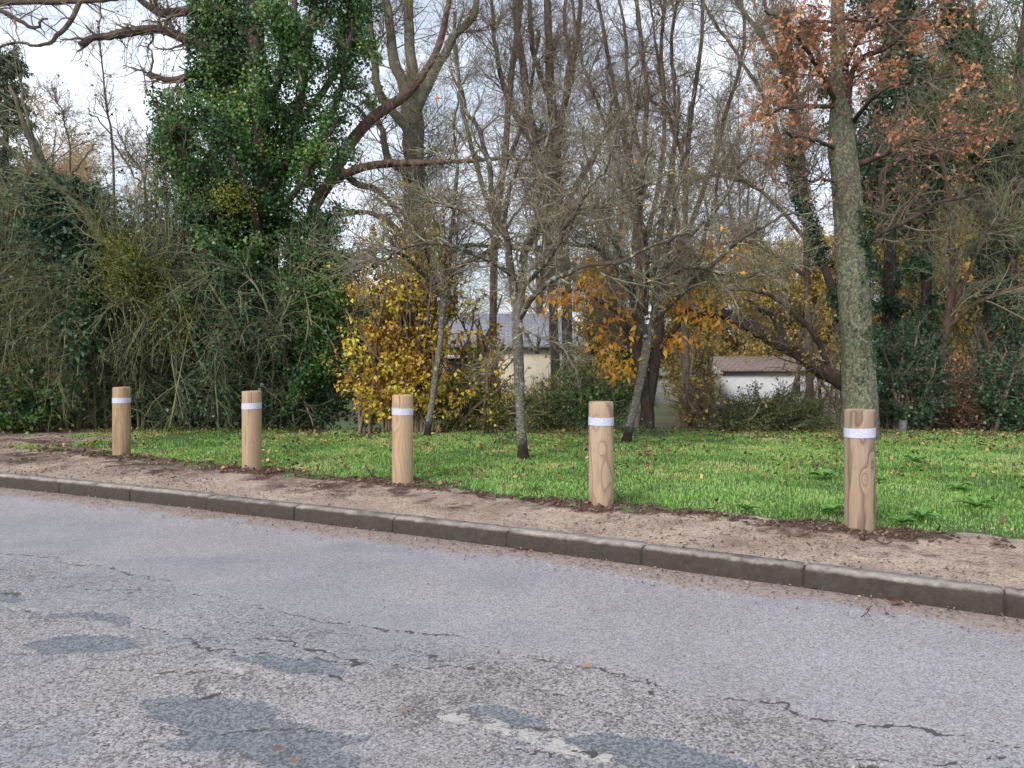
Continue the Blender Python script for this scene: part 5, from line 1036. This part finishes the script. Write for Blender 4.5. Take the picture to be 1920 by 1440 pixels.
# broken stump with a pale top
rng = R(152); b = W(1693, 812, 12.6); r = thing('stump', (b[0], b[1], .1), 'small broken grey stump at the back of the lawn right of the massive trunk', 'stump')
g = G(); V = []; K = 14
for z_, rr in ((-.05, .085), (.04, .07), (.12, .062), (.2, .06)):
    for j in range(K): t = j / K * 6.283; q = rr * (1 + .15 * math.sin(3 * t + z_ * 9)); V.append((b[0] + q * math.cos(t), b[1] + q * math.sin(t), .1 + z_ + (rng.rand() * .1 if z_ == .2 else 0)))
g.add(V, [(l * K + j, l * K + (j + 1) % K, (l + 1) * K + (j + 1) % K, (l + 1) * K + j) for l in range(3) for j in range(K)]); g.add(V[-K:], [tuple(range(K))]); part('wood', g, flat_mat('grey_wood', (.17, .175, .18), .3, 30), r)

# ------------------------------------------------------------------ small things: sticks on the verge, lawn weeds
def stick(label, pts, rad, zoff=.01):
    P = []
    for x, y, h in pts: q = gp(x, y, .16); P.append((q[0], q[1], float(H(np.array(q[0]), np.array(q[1]), tdist(np.array([q[0]]), np.array([q[1]])))[0]) + zoff + h if True else 0))
    P = cr(np.array(P), 12); g = G(); g.tube(P[None], np.linspace(rad, rad * .4, 12)[None] * (1 + .3 * R(len(label)).randn(1, 12) * .5), 6)
    k = P[4]; e = k + np.array([.05, .02, .04]); g.tube(np.array([[k, (k + e) / 2 + [0, 0, .01], e]]), np.array([[rad * .5, rad * .4, rad * .2]]), 5)
    o = part('stick', g, M['bark_dark'], loc=P[0], smooth=True); tag(o, label, 'stick', 'fallen sticks along the verge')
stick('short dark stick standing up from the soil left of the middle post', [(706, 908, 0), (695, 908, .07), (684, 908, .17)], .008)
stick('dark stick lying at the lawn border right of the middle post', [(870, 916, .01), (900, 934, .01), (930, 940, .01)], .010)
stick('thin stick leaning on the ground right of the fourth post', [(1151, 930, .05), (1162, 940, .03), (1176, 950, 0)], .006)
stick('forked twig lying on the soil right of the nearest post', [(1640, 1018, .02), (1658, 1024, .01), (1672, 1021, .01)], .007)
stick('thin upright stem left of the nearest post', [(1568, 985, 0), (1572, 985, .05), (1576, 985, .1)], .005)
stick('thin upright stem in the grass near the right edge', [(1848, 1005, 0), (1845, 1005, .05), (1842, 1005, .13)], .004)
stick('thin twig lying in the gutter under the kerb on the right', [(1615, 1112, -.10), (1628, 1106, -.09), (1634, 1100, -.06)], .003)
stick('thin dark twig lying on the grass border between the fourth and nearest posts', [(1326, 966, .02), (1340, 962, .02), (1352, 958, .03)], .005)
stick('curved twig on the sand between the fourth and nearest posts', [(1280, 958, .01), (1295, 966, .02), (1310, 974, .01)], .006)
def weed(label, x, y, s_, seed, n=12):
    s_ *= .8
    rng = R(seed); q = gp(x, y, .17); z = float(H(np.array(q[0]), np.array(q[1]), np.array(2.0), np.array(0.))) + .01; g = G()
    for i in range(n):
        a = i / n * 6.28 + rng.rand() * 1.5; ln = s_ * rng.uniform(.4, 1.2); e = rng.uniform(.4, 1.5); d = np.array([math.cos(a), math.sin(a)]); pr = np.array([-d[1], d[0]]); V = []
        for t, wd in ((0, .08), (.3, .34), (.6, .46), (.85, .30), (1, .04)):
            h_ = ln * (e * t - .75 * e * t * t); c_ = np.array([*(q + d * ln * t * .9), z + .015 + h_]); sd_ = np.array([*(pr * ln * wd * .6), .012]); V += [c_ - sd_ * [1, 1, -1], c_, c_ + sd_]
        g.add(V, [(3 * k + j, 3 * k + j + 1, 3 * k + j + 4, 3 * k + j + 3) for k in range(4) for j in range(2)], np.full(8, rng.rand()))
    o = part('lawn_weed', g, M['weed'], loc=(q[0], q[1], z)); tag(o, label, 'weed', 'broad leaved weeds in the lawn')
weed('broad leaved weed in the lawn just left of the nearest post near its foot', 1560, 962, .16, 1)
weed('broad leaved weed in the lawn right of the nearest post low by the soil', 1728, 975, .19, 2)
weed('broad leaved weed standing between the lower right weeds', 1690, 985, .13, 3)
weed('large pale leaved weed nearest the right edge of the lawn', 1830, 955, .20, 4)
weed('weed in mid lawn right of the nearest post', 1795, 920, .18, 5)
weed('dark weed touching the right side of the nearest post', 1648, 905, .14, 6)
weed('wide leaved weed in the far lawn right of the nearest post', 1715, 868, .20, 7)
weed('weed at mid lawn left of the nearest post', 1545, 897, .17, 8)
weed('weed at the lawn border midway between the fourth and nearest posts', 1400, 962, .13, 9)
weed('tall pale grass like weed left of the fourth post', 1002, 922, .20, 10, 6)
weed('small weed beside the tall pale one left of the fourth post', 975, 940, .10, 11, 6)
# single big fallen leaves
rng = R(161)
def fallen(label, x, y, s_, zg, mat='litter'):
    q = gp(x, y, zg); g = G(); th = rng.uniform(0, 6.28); K = 9; V = [(q[0], q[1], zg + .012)]
    for j in range(K): t = j / K * 6.283; rr = s_ * (.5 + .14 * math.cos(2 * t) + .08 * rng.rand()); V.append((q[0] + rr * math.cos(t + th), q[1] + rr * .8 * math.sin(t + th), zg + .006 + .012 * rng.rand()))
    g.add(V, [(0, 1 + j, 1 + (j + 1) % K) for j in range(K)], np.full(K, rng.uniform(.3, 1))); o = part('fallen_leaf', g, M[mat], loc=(q[0], q[1], zg)); tag(o, label, 'leaf', 'single fallen leaves')
fallen('pale heart shaped leaf in the gutter below the kerb at mid picture', 980, 1030, .085, .015, 'litter_pale'); fallen('dry curled brown leaf on the verge right of the middle post', 848, 948, .10, .165)
fallen('small red brown leaf on the asphalt at mid right', 1100, 1252, .04, .006, 'litter_pale'); fallen('pale pink leaf flat on the dark asphalt patch at lower left', 523, 1408, .035, .010, 'litter_pale'); fallen('pale leaf flat on the asphalt at the bottom edge', 550, 1432, .04, .010, 'litter_pale')
fallen('pale leaf on the asphalt low left of centre', 757, 1336, .04, .008, 'litter_pale'); fallen('reddish leaf on the verge between the two left posts', 350, 908, .06, .16); fallen('brown leaf in the gutter below the kerb at the far left', 106, 920, .07, .015); fallen('brown leaf in the gutter below the nearest post', 1680, 1133, .06, .015)
